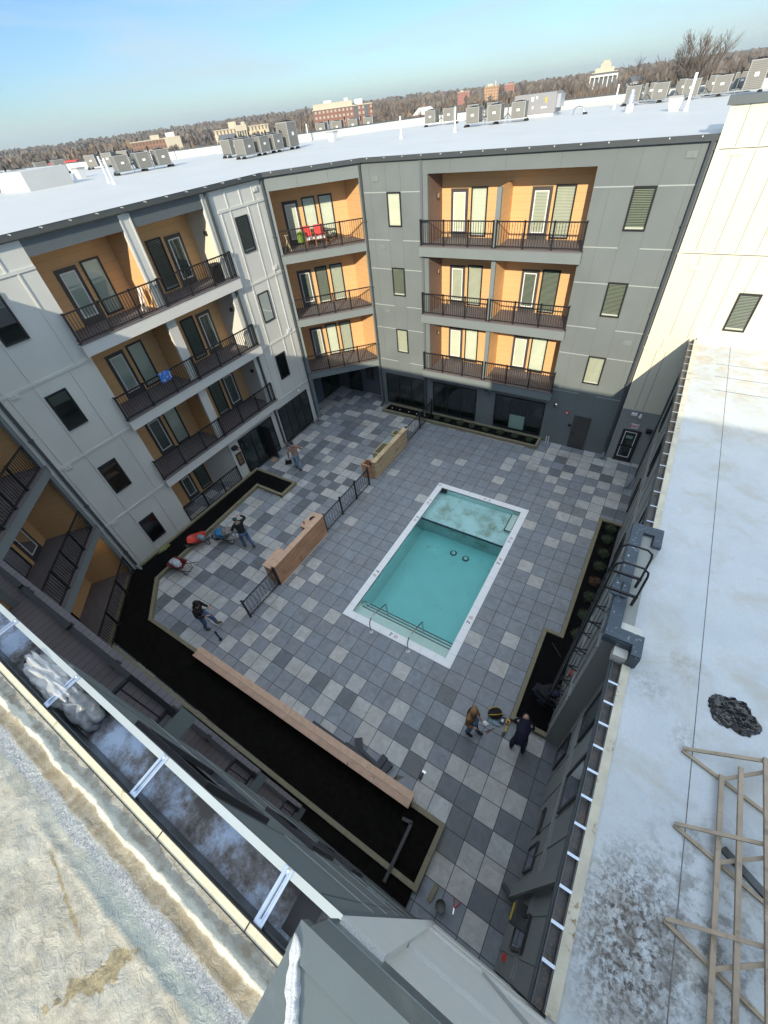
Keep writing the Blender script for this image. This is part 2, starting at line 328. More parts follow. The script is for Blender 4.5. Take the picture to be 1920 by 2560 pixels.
def railing(fr, s0, s1, d, z, parent, h=1.05, posts=(), ret0=0, ret1=0, name='railing'):
    b = MB(); b.box(s0, s1, d - .03, d + .03, z + h - .045, z + h, 0, fr); b.box(s0, s1, d - .018, d + .018, z + .07, z + .11, 0, fr)
    n = max(2, int(round((s1 - s0) / .118)))
    for i in range(1, n):
        s = s0 + (s1 - s0) * i / n; b.box(s - .009, s + .009, d - .009, d + .009, z + .11, z + h - .045, 0, fr)
    for s in (s0, s1) + tuple(posts):
        b.box(s - .03, s + .03, d - .03, d + .03, z - .02, z + h + .03, 0, fr); b.box(s - .055, s + .055, d - .055, d + .055, z - .02, z + .01, 0, fr)
    for s, r in ((s0, ret0), (s1, ret1)):
        if r:
            b.box(s - .02, s + .02, d - r, d - .03, z + h - .045, z + h, 0, fr); b.box(s - .015, s + .015, d - r, d - .03, z + .07, z + .11, 0, fr)
            k = max(1, int(r / .12))
            for i in range(1, k + 1): b.box(s - .009, s + .009, d - r * i / (k + .5) - .009, d - r * i / (k + .5) + .009, z + .11, z + h - .045, 0, fr)
    return b.build(name, M['black'], parent)
def sheet(fr, rects, d, mats, parent, name='wall', seams=(), thick=.0):
    b = MB()
    for r in rects:
        s0, s1, z0, z1 = r[:4]; mi = r[4] if len(r) > 4 else 0
        b.box(s0, s1, d - .12, d, z0, z1, mi, fr)
    for q in seams:                       # (s0,s1,z0,z1,mat,depth)
        b.box(q[0], q[1], d - .01, d + q[5], q[2], q[3], q[4], fr)
    return b.build(name, mats, parent)
def seams_g(xs, zs, x0, x1, z0, z1, m1, m2, w=.018, dep=.004, skip=()):
    out_ = []
    for z in zs: out_.append((x0, x1, z - w * .9, z + w * .9, m2, dep + .002))
    for x in xs:
        a = z0
        for (sx0, sx1, sz0, sz1) in sorted([k for k in skip if k[0] < x < k[1]], key=lambda k: k[2]):
            if sz0 > a: out_.append((x - w / 2, x + w / 2, a, sz0, m1, dep))
            a = sz1
        if a < z1: out_.append((x - w / 2, x + w / 2, a, z1, m1, dep))
    return out_
def gutter_part(fr, s0, s1, parent, z=13.02, m='gutter', name='gutter', w=.16):
    b = MB(); b.box(s0, s1, .0, .03, z - .02, z + .10, 0, fr)
    b.box(s0, s1, .03, w, z - .07, z - .04, 0, fr); b.box(s0, s1, w - .02, w, z - .04, z + .07, 0, fr); b.box(s0, s1, .0, .03, z - .12, z - .02, 0, fr)
    n = int(s1 - s0) * 1 + 1
    for i in range(n):
        s = s0 + (s1 - s0) * (i + .5) / n; b.box(s - .012, s + .012, -.01, w, z + .062, z + .074, 1, fr); b.box(s - .016, s + .016, w, w + .005, z + .045, z + .074, 1, fr)
    return b.build(name, [M[m], M['white']], parent)
def downspout(fr, s, d, z0, z1, parent, kick=1, m='gutter'):
    b = MB(); b.box(s - .05, s + .05, d + .02, d + .11, z0 + .25, z1, 0, fr)
    for z in (z0 + 1.2, z0 + 4.2, z0 + 7.5, z0 + 10.6):
        if z < z1: b.box(s - .08, s + .08, d, d + .125, z, z + .04, 0, fr)
    if kick: b.beam(fr.p(s, d + .06, z0 + .28), fr.p(s, d + .38, z0 + .07), .1, .09)
    return b.build('downspout', M[m], parent)
def slab(fr, s0, s1, dback, dfront, z, parent, mw='fascia', base_d=None):
    b = MB(); b.box(s0, s1, dback, dfront, z - .46, z - .03, 0, fr)
    b.box(s0, s1, dfront - .12, dfront + .02, z - .03, z + .005, 1, fr)
    o = b.build('balcony_slab', [M[mw], M['deckw']], parent)
    k = MB(); k.box(s0, s1, dback, dfront - .121, z - .03, z, 0, fr); k.build('deck', M['decky'] if abs(fr.n[0]) > .9 else M['deckw'], o)
    return o
def bay(poly, z, zt, parent, mat_w, mats=None, floor=False):
    # inner walls of a recess; poly = list of (x,y) open polyline seen from inside
    b = MB()
    for i in range(len(poly) - 1):
        (x0, y0), (x1, y1) = poly[i], poly[i + 1]; b.quad((x0, y0, z), (x1, y1, z), (x1, y1, zt), (x0, y0, zt), (mats[i] if mats else 0))
    return b.build('recess_wall', mat_w, parent, recalc=False)
def wall_lamp(fr, s, d, z, parent, dark=True):
    b = MB(); b.box(s - .06, s + .06, d, d + .1, z, z + .16, 0, fr); b.box(s - .05, s + .05, d + .1, d + .14, z + .02, z + .13, 1, fr)
    return b.build('wall_lamp', [M['black'], M['steel']], parent)
def storefront(fr, s0, s1, z0, z1, n, d, parent, solid=None):
    f = MB(); w = .055
    f.box(s0, s1, d, d + .06, z0, z0 + w * 1.6, 0, fr); f.box(s0, s1, d, d + .06, z1 - w, z1, 0, fr)
    for i in range(n + 1):
        s = s0 + (s1 - s0) * i / n; s = min(max(s, s0 + w / 2), s1 - w / 2); f.box(s - w / 2, s + w / 2, d, d + .06, z0 + w * 1.6, z1 - w, 0, fr)
    o = f.build('storefront', M['frame'], parent)
    q = MB(); q.quad(*[fr.p(s, d + .006, z) for s, z in ((s0, z0), (s1, z0), (s1, z1), (s0, z1))])
    rnd = random.Random(int(s0 * 10))
    for i in range(n * 2):                                  # pale shapes inside the rooms
        a = s0 + .15 + (s1 - s0 - .4) * rnd.random(); zz = z0 + .3 + rnd.random() * .9
        q.box(a, a + rnd.uniform(.02, .05), d + .008, d + .011, zz, zz + rnd.uniform(.3, .8), 1, fr)
    q.build('interior', [M['roomg'], M['base']], o)
    g = MB(); g.quad(*[fr.p(s, d + .03, z) for s, z in ((s0 + .02, z0 + .02), (s1 - .02, z0 + .02), (s1 - .02, z1 - .02), (s0 + .02, z1 - .02))]); g.build('pane', M['glassd'], o)
    if solid is not None:
        k, zz = solid; c = MB(); a = s0 + (s1 - s0) * k / n + w / 2; e = s0 + (s1 - s0) * (k + 1) / n - w / 2
        c.box(a, e, d + .034, d + .04, z0 + .1, zz, 0, fr); c.build('panel', M['frost'], o)
    return o
M['frost'] = mat('pale green panel', (.22, .33, .28), .5, .05)

# ============================================================== the four-storey apartment building
APT = thing('apartment_building', 'four-storey apartment building with white, grey and orange balcony fronts wrapping the paved courtyard', 'building', (-9, 16, 0), world=True)
FA = Fr((-15.3, 0), (0, 1), (1, 0))
FB = Fr((0, 15.1), (1, 0), (0, -1))
FC = Fr((-15.3, 11.68), (3.35, 3.42), (3.42, -3.35)); LC = math.hypot(3.35, 3.42)
FE = Fr((-15.3, -2.9), (3.35, -3.45), (3.45, 3.35)); LE = math.hypot(3.35, 3.45)
FF = Fr((0, -6.35), (1, 0), (0, 1))
# bodies behind the fronts (close the volume, carry the roof)
b = MB()
b.box(-31, -16.95, -7, 45, 0, 12.9); b.box(-16.95, 2.3, 18.4, 44, 0, 12.9); b.box(-16.95, 2.3, -20, -8.6, 0, 12.9)
b.box(-31, -16.95, -20, -7.01, 0, 12.9); b.box(-16.94, -16.3, 16.7, 18.39, 0, 12.9)
b.box(-16.94, -15.43, -2.6, .6, 0, 12.9); b.box(-16.94, -15.43, 8.3, 11.6, 0, 12.9); b.box(-12.0, -8.8, 15.23, 18.39, 0, 12.9); b.box(-.9, 2.29, 15.23, 18.39, 0, 12.9)
b.box(-12.0, -8.8, -8.59, -6.48, 0, 12.9); b.box(-.9, 2.29, -8.59, -6.48, 0, 12.9)
b.build('body', M['gray_wall'], APT)
# ---- A: white wing on the left
hol = [(-1.5, -.72, f + .72, f + 2.14) for f in FL] + [(9.43, 10.2, f + .72, f + 2.14) for f in FL[1:]]
R = [(-2.95, .66, 0, 12.95), (7.93, 11.68, 2.45, 12.95), (4.11, 4.57, 2.72, 12.95), (.66, 4.11, 12.43, 12.95, 1), (4.57, 7.93, 12.43, 12.95, 1), (4.45, 5.08, 0, 2.7), (5.08, 7.85, 2.42, 2.7), (7.85, 8.42, 0, 2.45), (11.18, 11.68, 0, 2.45)]
sm = []
for z in (12.16, 9.09, 6.09, 2.89):
    sm.append((-2.95, .66, z - .05, z + .05, 0, .03))
for z in (12.16, 9.08, 4.44 + 1.6, 2.9):
    sm.append((8.6, 11.68, z - .05, z + .05, 0, .03))
for i, (za, zb) in enumerate(((12.21, 12.95), (9.14, 12.11), (6.14, 9.04), (2.94, 6.04), (0.05, 2.84))):
    for s in ((-2.45, -1.55, -.2), (-2.45, -1.55, .08), (-2.4, -1.56, -.24), (-2.5, -1.55, .02), (-2.45, -1.55, -.2))[i]:
        if za < 13 and zb > 0: sm.append((s - .03, s + .03, za, zb, 0, .025))
    for s in (8.75, 9.3, 10.4, 11.05) if i else (9.25, 10.1, 10.9):
        if za > 2.5: sm.append((s - .03, s + .03, za, zb, 0, .025))
for s in (4.14, 4.54, 7.97, 8.42): sm.append((s - .03, s + .03, 9.7, 12.95, 0, .03))
for s in (2.4, 6.2): sm.append((s - .012, s + .012, 12.43, 12.95, 2, .004))
sheet(FA, R, 0, [M['white_wall'], M['dark_fascia'], M['base']], APT, seams=sm)
for i, f in enumerate(FL):
    window(FA, -1.5, -.72, f + .72 if i else .66, f + 2.14 if i else 2.06, 0, APT, ('dark', 'dark', 'half', 'half')[i])
    if i: window(FA, 9.43, 10.2, f + .72, f + 2.14, 0, APT, ('dark', 'dark', 'd', 'd')[i])
for s, z in ((11.1, 12.6), (11.15, 9.35), (-2.25, 9.0), (-2.35, 6.0), (-2.3, 2.8), (11.0, 6.2)):
    v = MB(); v.box(s - .16, s + .16, 0, .035, z - .1, z + .1, 0, FA); v.box(s - .1, s - .02, .035, .06, z - .06, z + .06, 0, FA); v.box(s + .02, s + .1, .035, .06, z - .06, z + .06, 0, FA); v.build('vent_cover', M['white_trim'], APT)
XB = -16.85
for i in (3, 2, 1):
    f = FL[i]; top = 12.43 if i == 3 else FL[i + 1] - .46
    bay([(-15.42, .66), (XB, .66), (XB, 4.2)], f, top, APT, M['orange'])
    bay([(XB, 4.5), (XB, 8.1)], f, top, APT, M['orange']); bay([(XB, 8.1), (-15.42, 8.1)], f, top, APT, M['cream'] if i == 3 else M['white_wall'])
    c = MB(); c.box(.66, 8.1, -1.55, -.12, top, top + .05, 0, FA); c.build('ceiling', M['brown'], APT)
    door(FA, 1.71, 2.56, f, f + 1.98, -1.55, APT, ('', 'd', 'w', 'w')[i]); window(FA, 2.74, 3.51, f + .08, f + 2.03, -1.55, APT, ('', 'w', 'w', 'w')[i])
    window(FA, 5.66, 6.43, f + .08, f + 2.03, -1.55, APT, ('', 'd', 'd', 'd')[i]); door(FA, 6.6, 7.46, f, f + 1.98, -1.55, APT, 'd', -1)
    slab(FA, .5, 8.5, -1.55, .26, f, APT, 'white_trim')
    railing(FA, .55, 4.42, .16, f, APT, posts=(1.85, 3.15), ret0=.16); railing(FA, 4.48, 8.42, .16, f, APT, posts=(5.8, 7.1), ret1=.16)
    l = MB(); l.box(-15.95, -15.8, 8.0, 8.1, f + 1.75, f + 1.9); l.build('wall_lamp', M['black'], APT)
    p = MB(); p.box(-16.84, -15.4, 4.2, 4.5, f, top); p.build('partition', M['orange'], APT)
# ground floor patio
bay([(-15.42, .66), (XB, .66), (XB, 3.55)], 0, 2.74, APT, M['orange']); bay([(XB, 3.55), (-15.42, 4.45)], 0, 2.74, APT, M['white_wall'])
door(FA, 1.75, 2.5, 0.02, 1.6, -1.55, APT, 'd'); window(FA, 2.72, 3.45, .1, 1.62, -1.55, APT, 'd')
railing(FA, .66, 4.4, .02, .08, APT, posts=(1.9, 3.15))
storefront(FA, 5.12, 7.8, .05, 2.4, 3, 0, APT); storefront(FA, 8.46, 11.16, .12, 2.45, 4, 0, APT)
dd = MB(); dd.box(6.95, 7.0, .06, .62, .1, 2.25, 0, FA); dd.box(6.97, 7.0, .1, .14, .1, 2.25, 0, FA); dd.build('open_door', M['frame'], APT)
n_ = MB(); n_.box(4.62, 5.02, .0, .04, .95, 1.75, 0, FA)
for i in range(11): n_.box(4.68, 4.7 + [.28, .2, .25, .16, .27, .22, .26, .12, .24, .2, .27][i], .04, .045, 1.62 - i * .055, 1.65 - i * .055, 1, FA)
M['gold'] = mat('gold lettering', (.28, .2, .08), .5); o = n_.build('notice_board', [M['black'], M['gold']], APT)
n_ = MB(); n_.box(4.55, 4.85, .0, .22, 2.12, 2.3, 0, FA); n_.build('wall_lamp', M['black'], APT)
M['red'] = mat('red plastic', (.55, .04, .03), .4, .05)
n_ = MB(); n_.box(4.88, 5.02, 0, .06, 1.9, 2.05, 0, FA); n_.box(4.92, 4.98, .06, .08, 1.95, 2.02, 1, FA); n_.build('fire_strobe', [M['red'], M['white']], APT)
downspout(FA, 8.2, 0, 0, 12.95, APT); downspout(FA, -2.72, 0, 0, 12.95, APT); downspout(FC, -.05, .05, 0, 12.95, APT)
gutter_part(FA, -2.95, 11.7, APT)
n_ = MB(); n_.box(8.6, 8.66, .1, .16, 3.05, 3.3, 0, FA); n_.lathe(FA.p(10.4, .12, 2.75), [(0.001, -.08), (.07, -.05), (.08, 0), (.05, .05), (.001, .07)]); n_.build('security_camera', M['white'], APT)

# ---- B and its mirror F: grey wings with wide balcony bays
def grey_wing(fr, sy, yb, par, far):
    y = lambda d: fr.p(0, d, 0)[1]
    wins = [(-10.62, -9.85, f + .72, f + 2.12) for f in FL[1:]] + [(.18, .96, f + .72, f + 2.12) for f in FL[1:]]
    R = [(-12.0, -8.41, 0, 12.95), (-1.24, 2.33, 0, 12.95), (-8.41, -1.24, 12.42, 12.95), (-8.41, -1.24, 2.4, 2.74), (-8.41, -8.24, 0, 2.4), (-5.34, -4.2, 0, 2.4), (-1.34, -1.24, 0, 2.4), (-8.24, -5.34, 0, .3), (-4.2, -1.34, 0, .3)]
    zs = (11.79, 9.81, 8.47, 6.6, 5.31, 3.3)
    sm = seams_g((-11.55, -10.64, -9.83), (), -12, -8.7, 2.5, 12.95, 1, 2, skip=wins) + seams_g((-.65, .17, .97, 1.9), (), -1.24, 2.3, 2.5, 12.95, 1, 2, skip=wins)
    for z in zs: sm += [(-12, -10.63, z - .02, z + .02, 2, .006), (-9.84, -8.8, z - .02, z + .02, 2, .006), (-1.22, .17, z - .02, z + .02, 2, .006), (.97, 2.2, z - .02, z + .02, 2, .006)]
    sm += [(x - .01, x + .01, 12.44, 12.95, 1, .004) for x in (-7.3, -4.8, -2.6)]
    sm += [(-8.78, -8.66, 2.8, 12.95, 3, .05), (2.14, 2.3, 0.3, 12.95, 3, .06)]
    sheet(fr, R, 0, [M['gray_wall'], M['gray_groove'], M['gray_seam'], M['dark_fascia'], M['base']], par, seams=sm)
    for i, f in enumerate(FL[1:]):
        window(fr, -10.62, -9.85, f + .72, f + 2.12, 0, par, ('blind', 'd', 'w')[i]); window(fr, .18, .96, f + .72, f + 2.12, 0, par, ('blind', 'd', 'd')[i])
        top = 12.42 if i == 2 else FL[i + 2] - .46
        bb = -1.55
        bay([fr.p(-8.41, -.12, 0)[:2], fr.p(-8.41, bb, 0)[:2]], f, top, par, M['brown'])
        bay([fr.p(-8.41, bb, 0)[:2], fr.p(-1.24, bb, 0)[:2], fr.p(-1.24, -.12, 0)[:2]], f, top, par, M['orange'])
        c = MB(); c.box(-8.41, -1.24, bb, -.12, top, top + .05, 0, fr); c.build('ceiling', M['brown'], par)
        door(fr, -7.92, -7.04, f, f + 1.97, bb, par, ('w', 'blind', 'w')[i]); window(fr, -6.88, -6.07, f + .05, f + 2.02, bb, par, ('w', 'blind', 'w')[i])
        door(fr, -4.02, -3.14, f, f + 1.97, bb, par, ('w', 'd', 'blind')[i]); window(fr, -3.01, -2.16, f + .05, f + 2.02, bb, par, ('w', 'd', 'blind')[i])
        pt = f + 2.2 if i == 2 else top
        p = MB(); p.box(-5.0, -4.9, bb, -.1, f, pt, 0, fr); p.box(-5.08, -4.87, -.1, .02, f, pt, 1, fr); p.build('partition', [M['orange'], M['fascia']], par)
        slab(fr, -8.78, -1.1, bb, .3, f, par, 'fascia')
        railing(fr, -8.72, -5.05, .2, f, par, posts=(-7.5, -6.25), ret0=.2); railing(fr, -4.9, -1.15, .2, f, par, posts=(-3.65, -2.4), ret1=.2)
        for s in (-8.0,):
            l = MB(); l.box(-8.41, -8.3, -1.0, -.85, f + 1.72, f + 1.9, 0, fr); l.build('wall_lamp', [M['steel']], par)
    if far: gutter_part(fr, -12.0, 2.33, par, w=.13)
    for s, z in ((-11.2, 12.3), (1.7, 12.62), (-11.1, 9.5), (1.6, 6.15), (-11.1, 6.3)):
        v = MB(); v.box(s - .17, s + .17, 0, .02, z - .1, z + .1, 0, fr); v.box(s - .14, s - .02, .02, .035, z - .07, z + .07, 0, fr); v.box(s + .02, s + .14, .02, .035, z - .07, z + .07, 0, fr); v.build('vent_cover', M['fascia'], par)
    return wins
grey_wing(FB, 1, 0, APT, True)
storefront(FB, -11.65, -8.83, .3, 2.37, 3, 0, APT); storefront(FB, -8.22, -5.36, .3, 2.37, 3, 0, APT); storefront(FB, -4.18, -1.36, .3, 2.37, 3, 0, APT, solid=(1, 1.3))
d_ = MB(); d_.box(.25, 1.12, 0, .03, .02, 2.03, 0, FB); o = d_.build('service_door', M['doorp'], APT)
d_ = MB(); d_.tube([FB.p(.35, .03, .95), FB.p(.35, .09, .95), FB.p(.45, .09, .95)], .018, 6); d_.build('handle', M['black'], o)
d_ = MB(); d_.box(.05, .2, 0, .04, 1.3, 1.45, 0, FB); d_.build('card_reader', M['black'], APT)
d_ = MB(); d_.box(-.25, -.08, 0, .06, 2.05, 2.18, 0, FB); d_.box(-.2, -.12, .06, .08, 2.08, 2.14, 1, FB); d_.build('fire_strobe', [M['red'], M['white']], APT)
d_ = MB(); d_.lathe(FB.p(-.8, .05, 2.42), [(.001, -.05), (.12, -.03), (.12, .03), (.001, .05)], ax='y'); d_.build('bell', M['steel'], APT)
d_ = MB(); d_.tube([FB.p(-.78, .12, .0), FB.p(-.78, .12, .42)], .03, 8); d_.tube([FB.p(-.9, .12, .0), FB.p(-.9, .12, .42)], .03, 8); d_.build('standpipe', M['white'], APT)
d_ = MB(); d_.box(-4.85, -4.6, 0, .18, 2.3, 2.45, 0, FB); d_.build('wall_lamp', M['dark_fascia'], APT)
downspout(FB, -12.0, .02, 0, 12.95, APT); downspout(FB, 2.2, .06, 0, 12.95, APT); downspout(FB, -8.72, .05, 0, 3, APT)
grey_wing(FF, -1, 0, APT, False)
downspout(FF, -12.0, .02, 0, 12.95, APT)

# ---- C and E: diagonal corners with three stacked corner balconies
def corner(fr, L_, pts, par, name, lowglass):
    P0, P1, P2, P3 = pts
    rects = [(-.02, .2, 0, 12.95), (L_ - .2, L_ + .02, 0, 12.95), (.2, L_ - .2, 12.40, 12.95)]
    sheet(fr, rects, 0, [M['fascia'], M['gray_groove']], par, seams=[(1.6, 1.62, 12.4, 12.95, 1, .004), (3.1, 3.12, 12.4, 12.95, 1, .004)])
    bx = Fr(P1, (P2[0] - P1[0], P2[1] - P1[1]), (fr.n[0], fr.n[1])); LL = math.hypot(P2[0] - P1[0], P2[1] - P1[1])
    s1 = Fr(P0, (P1[0] - P0[0], P1[1] - P0[1]), (1, 0)); l1 = math.hypot(P1[0] - P0[0], P1[1] - P0[1])
    for i in (1, 2, 3):
        f = FL[i] + .06; top = 12.4 if i == 3 else FL[i + 1] - .40
        bay([P0, P1, P2, P3], f, top, par, M['orange'])
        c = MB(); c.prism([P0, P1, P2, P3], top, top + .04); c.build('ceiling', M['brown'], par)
        door(bx, .45, 1.28, f, f + 1.97, 0.0, par, ('', 'blind', 'd', 'w')[i]); window(bx, 1.5, 2.2, f + .06, f + 2.03, 0.0, par, ('', 'w', 'd', 'w')[i]); window(bx, 2.38, 3.12, f + .06, f + 2.03, 0, par, ('', 'blind', 'blind', 'w')[i])
        ys = 1 if P2[1] > 0 else -1
        w1 = Fr(P2, (1, 0), (0, -ys)); window(w1, .28, .98, f + .72, f + 2.1, 0, par, 'blind')
        w2 = Fr(P1, (0, -ys), (1, 0)); window(w2, .28, .98, f + .72, f + 2.1, 0, par, 'd')
        b = MB(); b.prism([fr.p(-.02, .02, 0)[:2], fr.p(L_ + .02, .02, 0)[:2], P3, P2, P1, P0], f - .42, f - .03, 0); b.box(0, L_, .02, .05, f - .03, f, 1, fr)
        o = b.build('balcony_slab', [M['fascia'], M['deckw']], par)
        b = MB(); b.prism([fr.p(0, .019, 0)[:2], fr.p(L_, .019, 0)[:2], P3, P2, P1, P0], f - .03, f, 0); b.build('deck', M['deckw'], o)
        railing(fr, .1, L_ - .1, -.05, f, par, posts=(L_ * .3, L_ * .5, L_ * .7))
    gutter_part(fr, 0, L_, par)
corner(FC, LC, [(-15.42, 11.75), (-16.5, 13.25), (-13.75, 16.0), (-12.06, 15.22)], APT, 'C', True)
corner(FE, LE, [(-15.42, -2.95), (-16.5, -4.45), (-13.75, -7.2), (-12.06, -6.47)], APT, 'E', False)
# covered entrance under the far corner
b = MB(); b.quad((-15.5, 11.7, 0), (-16.5, 12.6, 0), (-16.5, 12.6, 3), (-15.5, 11.7, 3)); b.quad((-16.5, 12.6, 0), (-16.5, 16.05, 0), (-16.5, 16.05, 3), (-16.5, 12.6, 3)); b.quad((-16.5, 16.05, 0), (-11.9, 15.95, 0), (-11.9, 15.95, 3), (-16.5, 16.05, 3)); b.quad((-11.98, 15.95, 0), (-11.98, 15.1, 0), (-11.98, 15.1, 3), (-11.98, 15.95, 3))
b.build('entrance_wall', M['base'], APT, recalc=False)
FX = Fr((-16.5, 0), (0, 1), (1, 0)); FY = Fr((0, 16.0), (1, 0), (0, -1))
storefront(FX, 14.0, 15.9, .03, 2.3, 2, 0.02, APT); storefront(FY, -15.5, -14.4, .03, 2.3, 1, 0.04, APT); window(FY, -13.9, -13.3, 1.1, 2.1, .04, APT, 'dark')
# ground floor of the near diagonal corner
bay([(-15.42, -2.95), (-16.5, -4.45), (-13.75, -7.2), (-12.06, -6.47)], 0.02, 2.8, APT, M['orange'])
bxx = Fr((-16.5, -4.45), (2.75, -2.75), FE.n); window(bxx, .4, 1.3, .8, 2.1, 0, APT, 'dark'); window(bxx, 2.0, 2.8, .1, 2.1, 0, APT, 'dark'); railing(FE, .1, LE - .1, .02, .1, APT, posts=(1.5, 3.1))
b = MB(); b.prism([FE.p(0, .06, 0)[:2], FE.p(LE, .06, 0)[:2], (-12.06, -6.47), (-13.75, -7.2), (-16.5, -4.45), (-15.42, -2.95)], .01, .06); b.build('patio_deck', M['deckw'], APT)
l = MB(); l.box(.45, .75, -.5, -.35, 2.5, 2.56, 0, FE); 
lm = bpy.data.materials.new('lit lamp'); lm.use_nodes = True; lm.node_tree.nodes['Principled BSDF'].inputs['Emission Color'].default_value = (1, .72, .4, 1); lm.node_tree.nodes['Principled BSDF'].inputs['Emission Strength'].default_value = 4
l.build('soffit_lamp', lm, APT)

# ---- roof with its parapet
b = MB()
RP = [(-31, -4), (-15.36, -2.97), (-15.36, 11.66), (-11.97, 15.04), (2.33, 15.04), (2.33, 17.5), (14, 17.5), (14, 43.2), (-22, 41.0), (-29.2, 33.2), (-38.8, 25.4), (-62, 20.5), (-62, -4)]
b.prism(RP, 12.97, 13.06, 0)
b.build('roof', M['roof'], APT)
b = MB()
pp = [(-62, 20.5), (-38.8, 25.4), (-29.2, 33.2), (-22, 41.0), (-9, 42.6), (14, 43.2)]
for i in range(len(pp) - 1):
    a, c = Vector((*pp[i], 13.3)), Vector((*pp[i + 1], 13.3)); b.beam(a, c, .3, .56, 0); b.beam(a + Vector((0, .05, .31)), c + Vector((0, .05, .31)), .42, .07, 1)
b.build('parapet', [M['roof'], M['gutter']], APT)
b = MB(); b.box(-46, -32.6, 9.4, 12.2, 13.06, 14.0); b.build('roof_hatch_curb', M['roof'], APT)
b = MB(); b.box(-60, -31.01, -4, 20, 0, 12.96); b.box(-60, -31.01, 20.01, 21, 0, 12.96); b.box(2.31, 14, 18.4, 43, 0, 12.9); b.build('rear_body', M['gray_wall'], APT)

# ============================================================== cream end building (far) with the exit door
CB = thing('end_building', 'tall cream panelled end building beside the grey wing, EXIT door at its foot', 'building', (4, 15, 0), world=True)
FD = Fr((0, 14.97), (1, 0), (0, -1))
b = MB(); b.box(2.34, 30, 15.1, 17.49, 0, 13.86); b.build('body', M['cream'], CB)
sm = [(x - .008, x + .008, 12.76, 13.9, 2, .003) for x in (2.85, 3.46, 4.1, 4.7, 5.3)] + [(x - .008, x + .008, 9.8, 12.7, 2, .003) for x in (2.86, 3.46, 4.1, 4.7, 5.35, 5.95)]
sm += [(x - .008, x + .008, 6.7, 9.7, 2, .003) for x in (3.1, 3.75, 4.35, 4.9)] + [(2.94, 2.956, 6.15, 6.55, 2, .003), (2.85, 2.866, 3.1, 6.05, 2, .003), (3.2, 3.216, 3.1, 6.05, 2, .003)]
sm += [(2.3, 30, z - .012, z + .012, m, .005) for z, m in ((12.73, 2), (9.75, 2), (9.71, 3), (6.62, 3), (6.1, 3))]
sm += [(2.34, 2.44, 3.02, 13.9, 0, .02), (2.34, 2.44, 0, 3.0, 1, .02), (2.34, 4.1, 2.98, 3.04, 1, .03), (2.66, 2.69, 0, 2.9, 1, .02), (3.62, 3.65, 0, 2.9, 1, .02)]
sheet(FD, [(2.34, 30, 3.0, 13.9, 0), (2.34, 6, 0, 2.999, 1)], 0, [M['cream'], M['cream_lo'], M['gray_groove'], M['cream']], CB, seams=sm)
b = MB(); b.box(2.22, 30, 14.9, 15.5, 13.9, 13.99); b.box(2.22, 30, 14.9, 14.94, 13.78, 13.9); b.build('coping', M['dark_fascia'], CB)
window(FD, 4.79, 5.5, 7.14, 8.53, 0, CB, 'd'); window(FD, 4.79, 5.5, 10.4, 11.8, 0, CB, 'd')
for s, z in ((2.94, 12.63), (3.05, 9.25)):
    v = MB(); v.box(s - .2, s + .2, 0, .02, z - .08, z + .09, 0, FD); v.box(s - .17, s - .02, .02, .03, z - .06, z + .06, 0, FD); v.box(s + .02, s + .17, .02, .03, z - .06, z + .06, 0, FD); v.build('vent_cover', M['cream'], CB)
d_ = MB(); d_.box(2.71, 3.55, 0, .05, .06, 1.93, 0, FD); o = d_.build('exit_door', M['frame'], CB)
d_ = MB()
for q in ((2.83, 2.86, 1.02, 1.84), (3.35, 3.38, 1.02, 1.84), (2.86, 3.35, 1.81, 1.84), (2.83, 2.86, .3, .92), (3.35, 3.38, .3, .92), (2.86, 3.35, .3, .33)): d_.box(q[0], q[1], .05, .065, q[2], q[3], 0, FD)
d_.build('glazing_trim', M['white'], o)
d_ = MB(); d_.box(2.8, 3.42, .05, .09, .94, 1.0, 0, FD); d_.build('push_bar', M['black'], o)
d_ = MB(); d_.box(2.95, 3.25, .052, .058, 1.45, 1.62, 0, FD); d_.build('paper_notice', M['frost'], o)
d_ = MB(); d_.quad(*[FD.p(s, .053, z) for s, z in ((2.86, .33), (3.35, .33), (3.35, 1.81), (2.86, 1.81))]); d_.build('pane', M['glassd'], o)
d_ = MB(); d_.box(2.66, 3.6, 0, .12, 0, .06, 0, FD); d_.build('threshold', M['steel'], CB)
def text(body, size, fr, s, d, z, mat_, parent, name='lettering', flip=False):
    cu = bpy.data.curves.new(name, 'FONT'); cu.body = body; cu.size = size; cu.extrude = .003; cu.align_x = 'CENTER'; cu.align_y = 'CENTER'; cu.offset = size * .02
    to = bpy.data.objects.new(name, cu); COL.objects.link(to)
    me = bpy.data.meshes.new_from_object(to.evaluated_get(bpy.context.evaluated_depsgraph_get())); bpy.data.objects.remove(to)
    for v in me.vertices:
        x, y, e = v.co; v.co = fr.p(s + x, d + e, z + y)
    me.materials.clear(); me.materials.append(mat_); o = bpy.data.objects.new(name, me); COL.objects.link(o); o.parent = parent; return o
d_ = MB(); d_.box(2.96, 3.34, 0, .05, 2.06, 2.3, 0, FD); o = d_.build('exit_sign', M['white'], CB)
bpy.context.view_layer.update()
text('EXIT', .2, FD, 3.15, .054, 2.18, M['red'], o)
d_ = MB(); d_.box(2.8, 3.06, 0, .1, 2.78, 2.9, 0, FD); d_.build('emergency_light', M['white'], CB)
d_ = MB(); d_.lathe(FD.p(3.22, .12, 2.8), [(.001, -.1), (.07, -.07), (.09, 0), (.05, .06), (.05, .14), (.001, .15)]); d_.build('security_camera', M['white'], CB)
d_ = MB(); d_.box(3.7, 3.95, 0, .2, 2.0, 2.16, 0, FD); d_.build('wall_lamp', M['black'], CB)

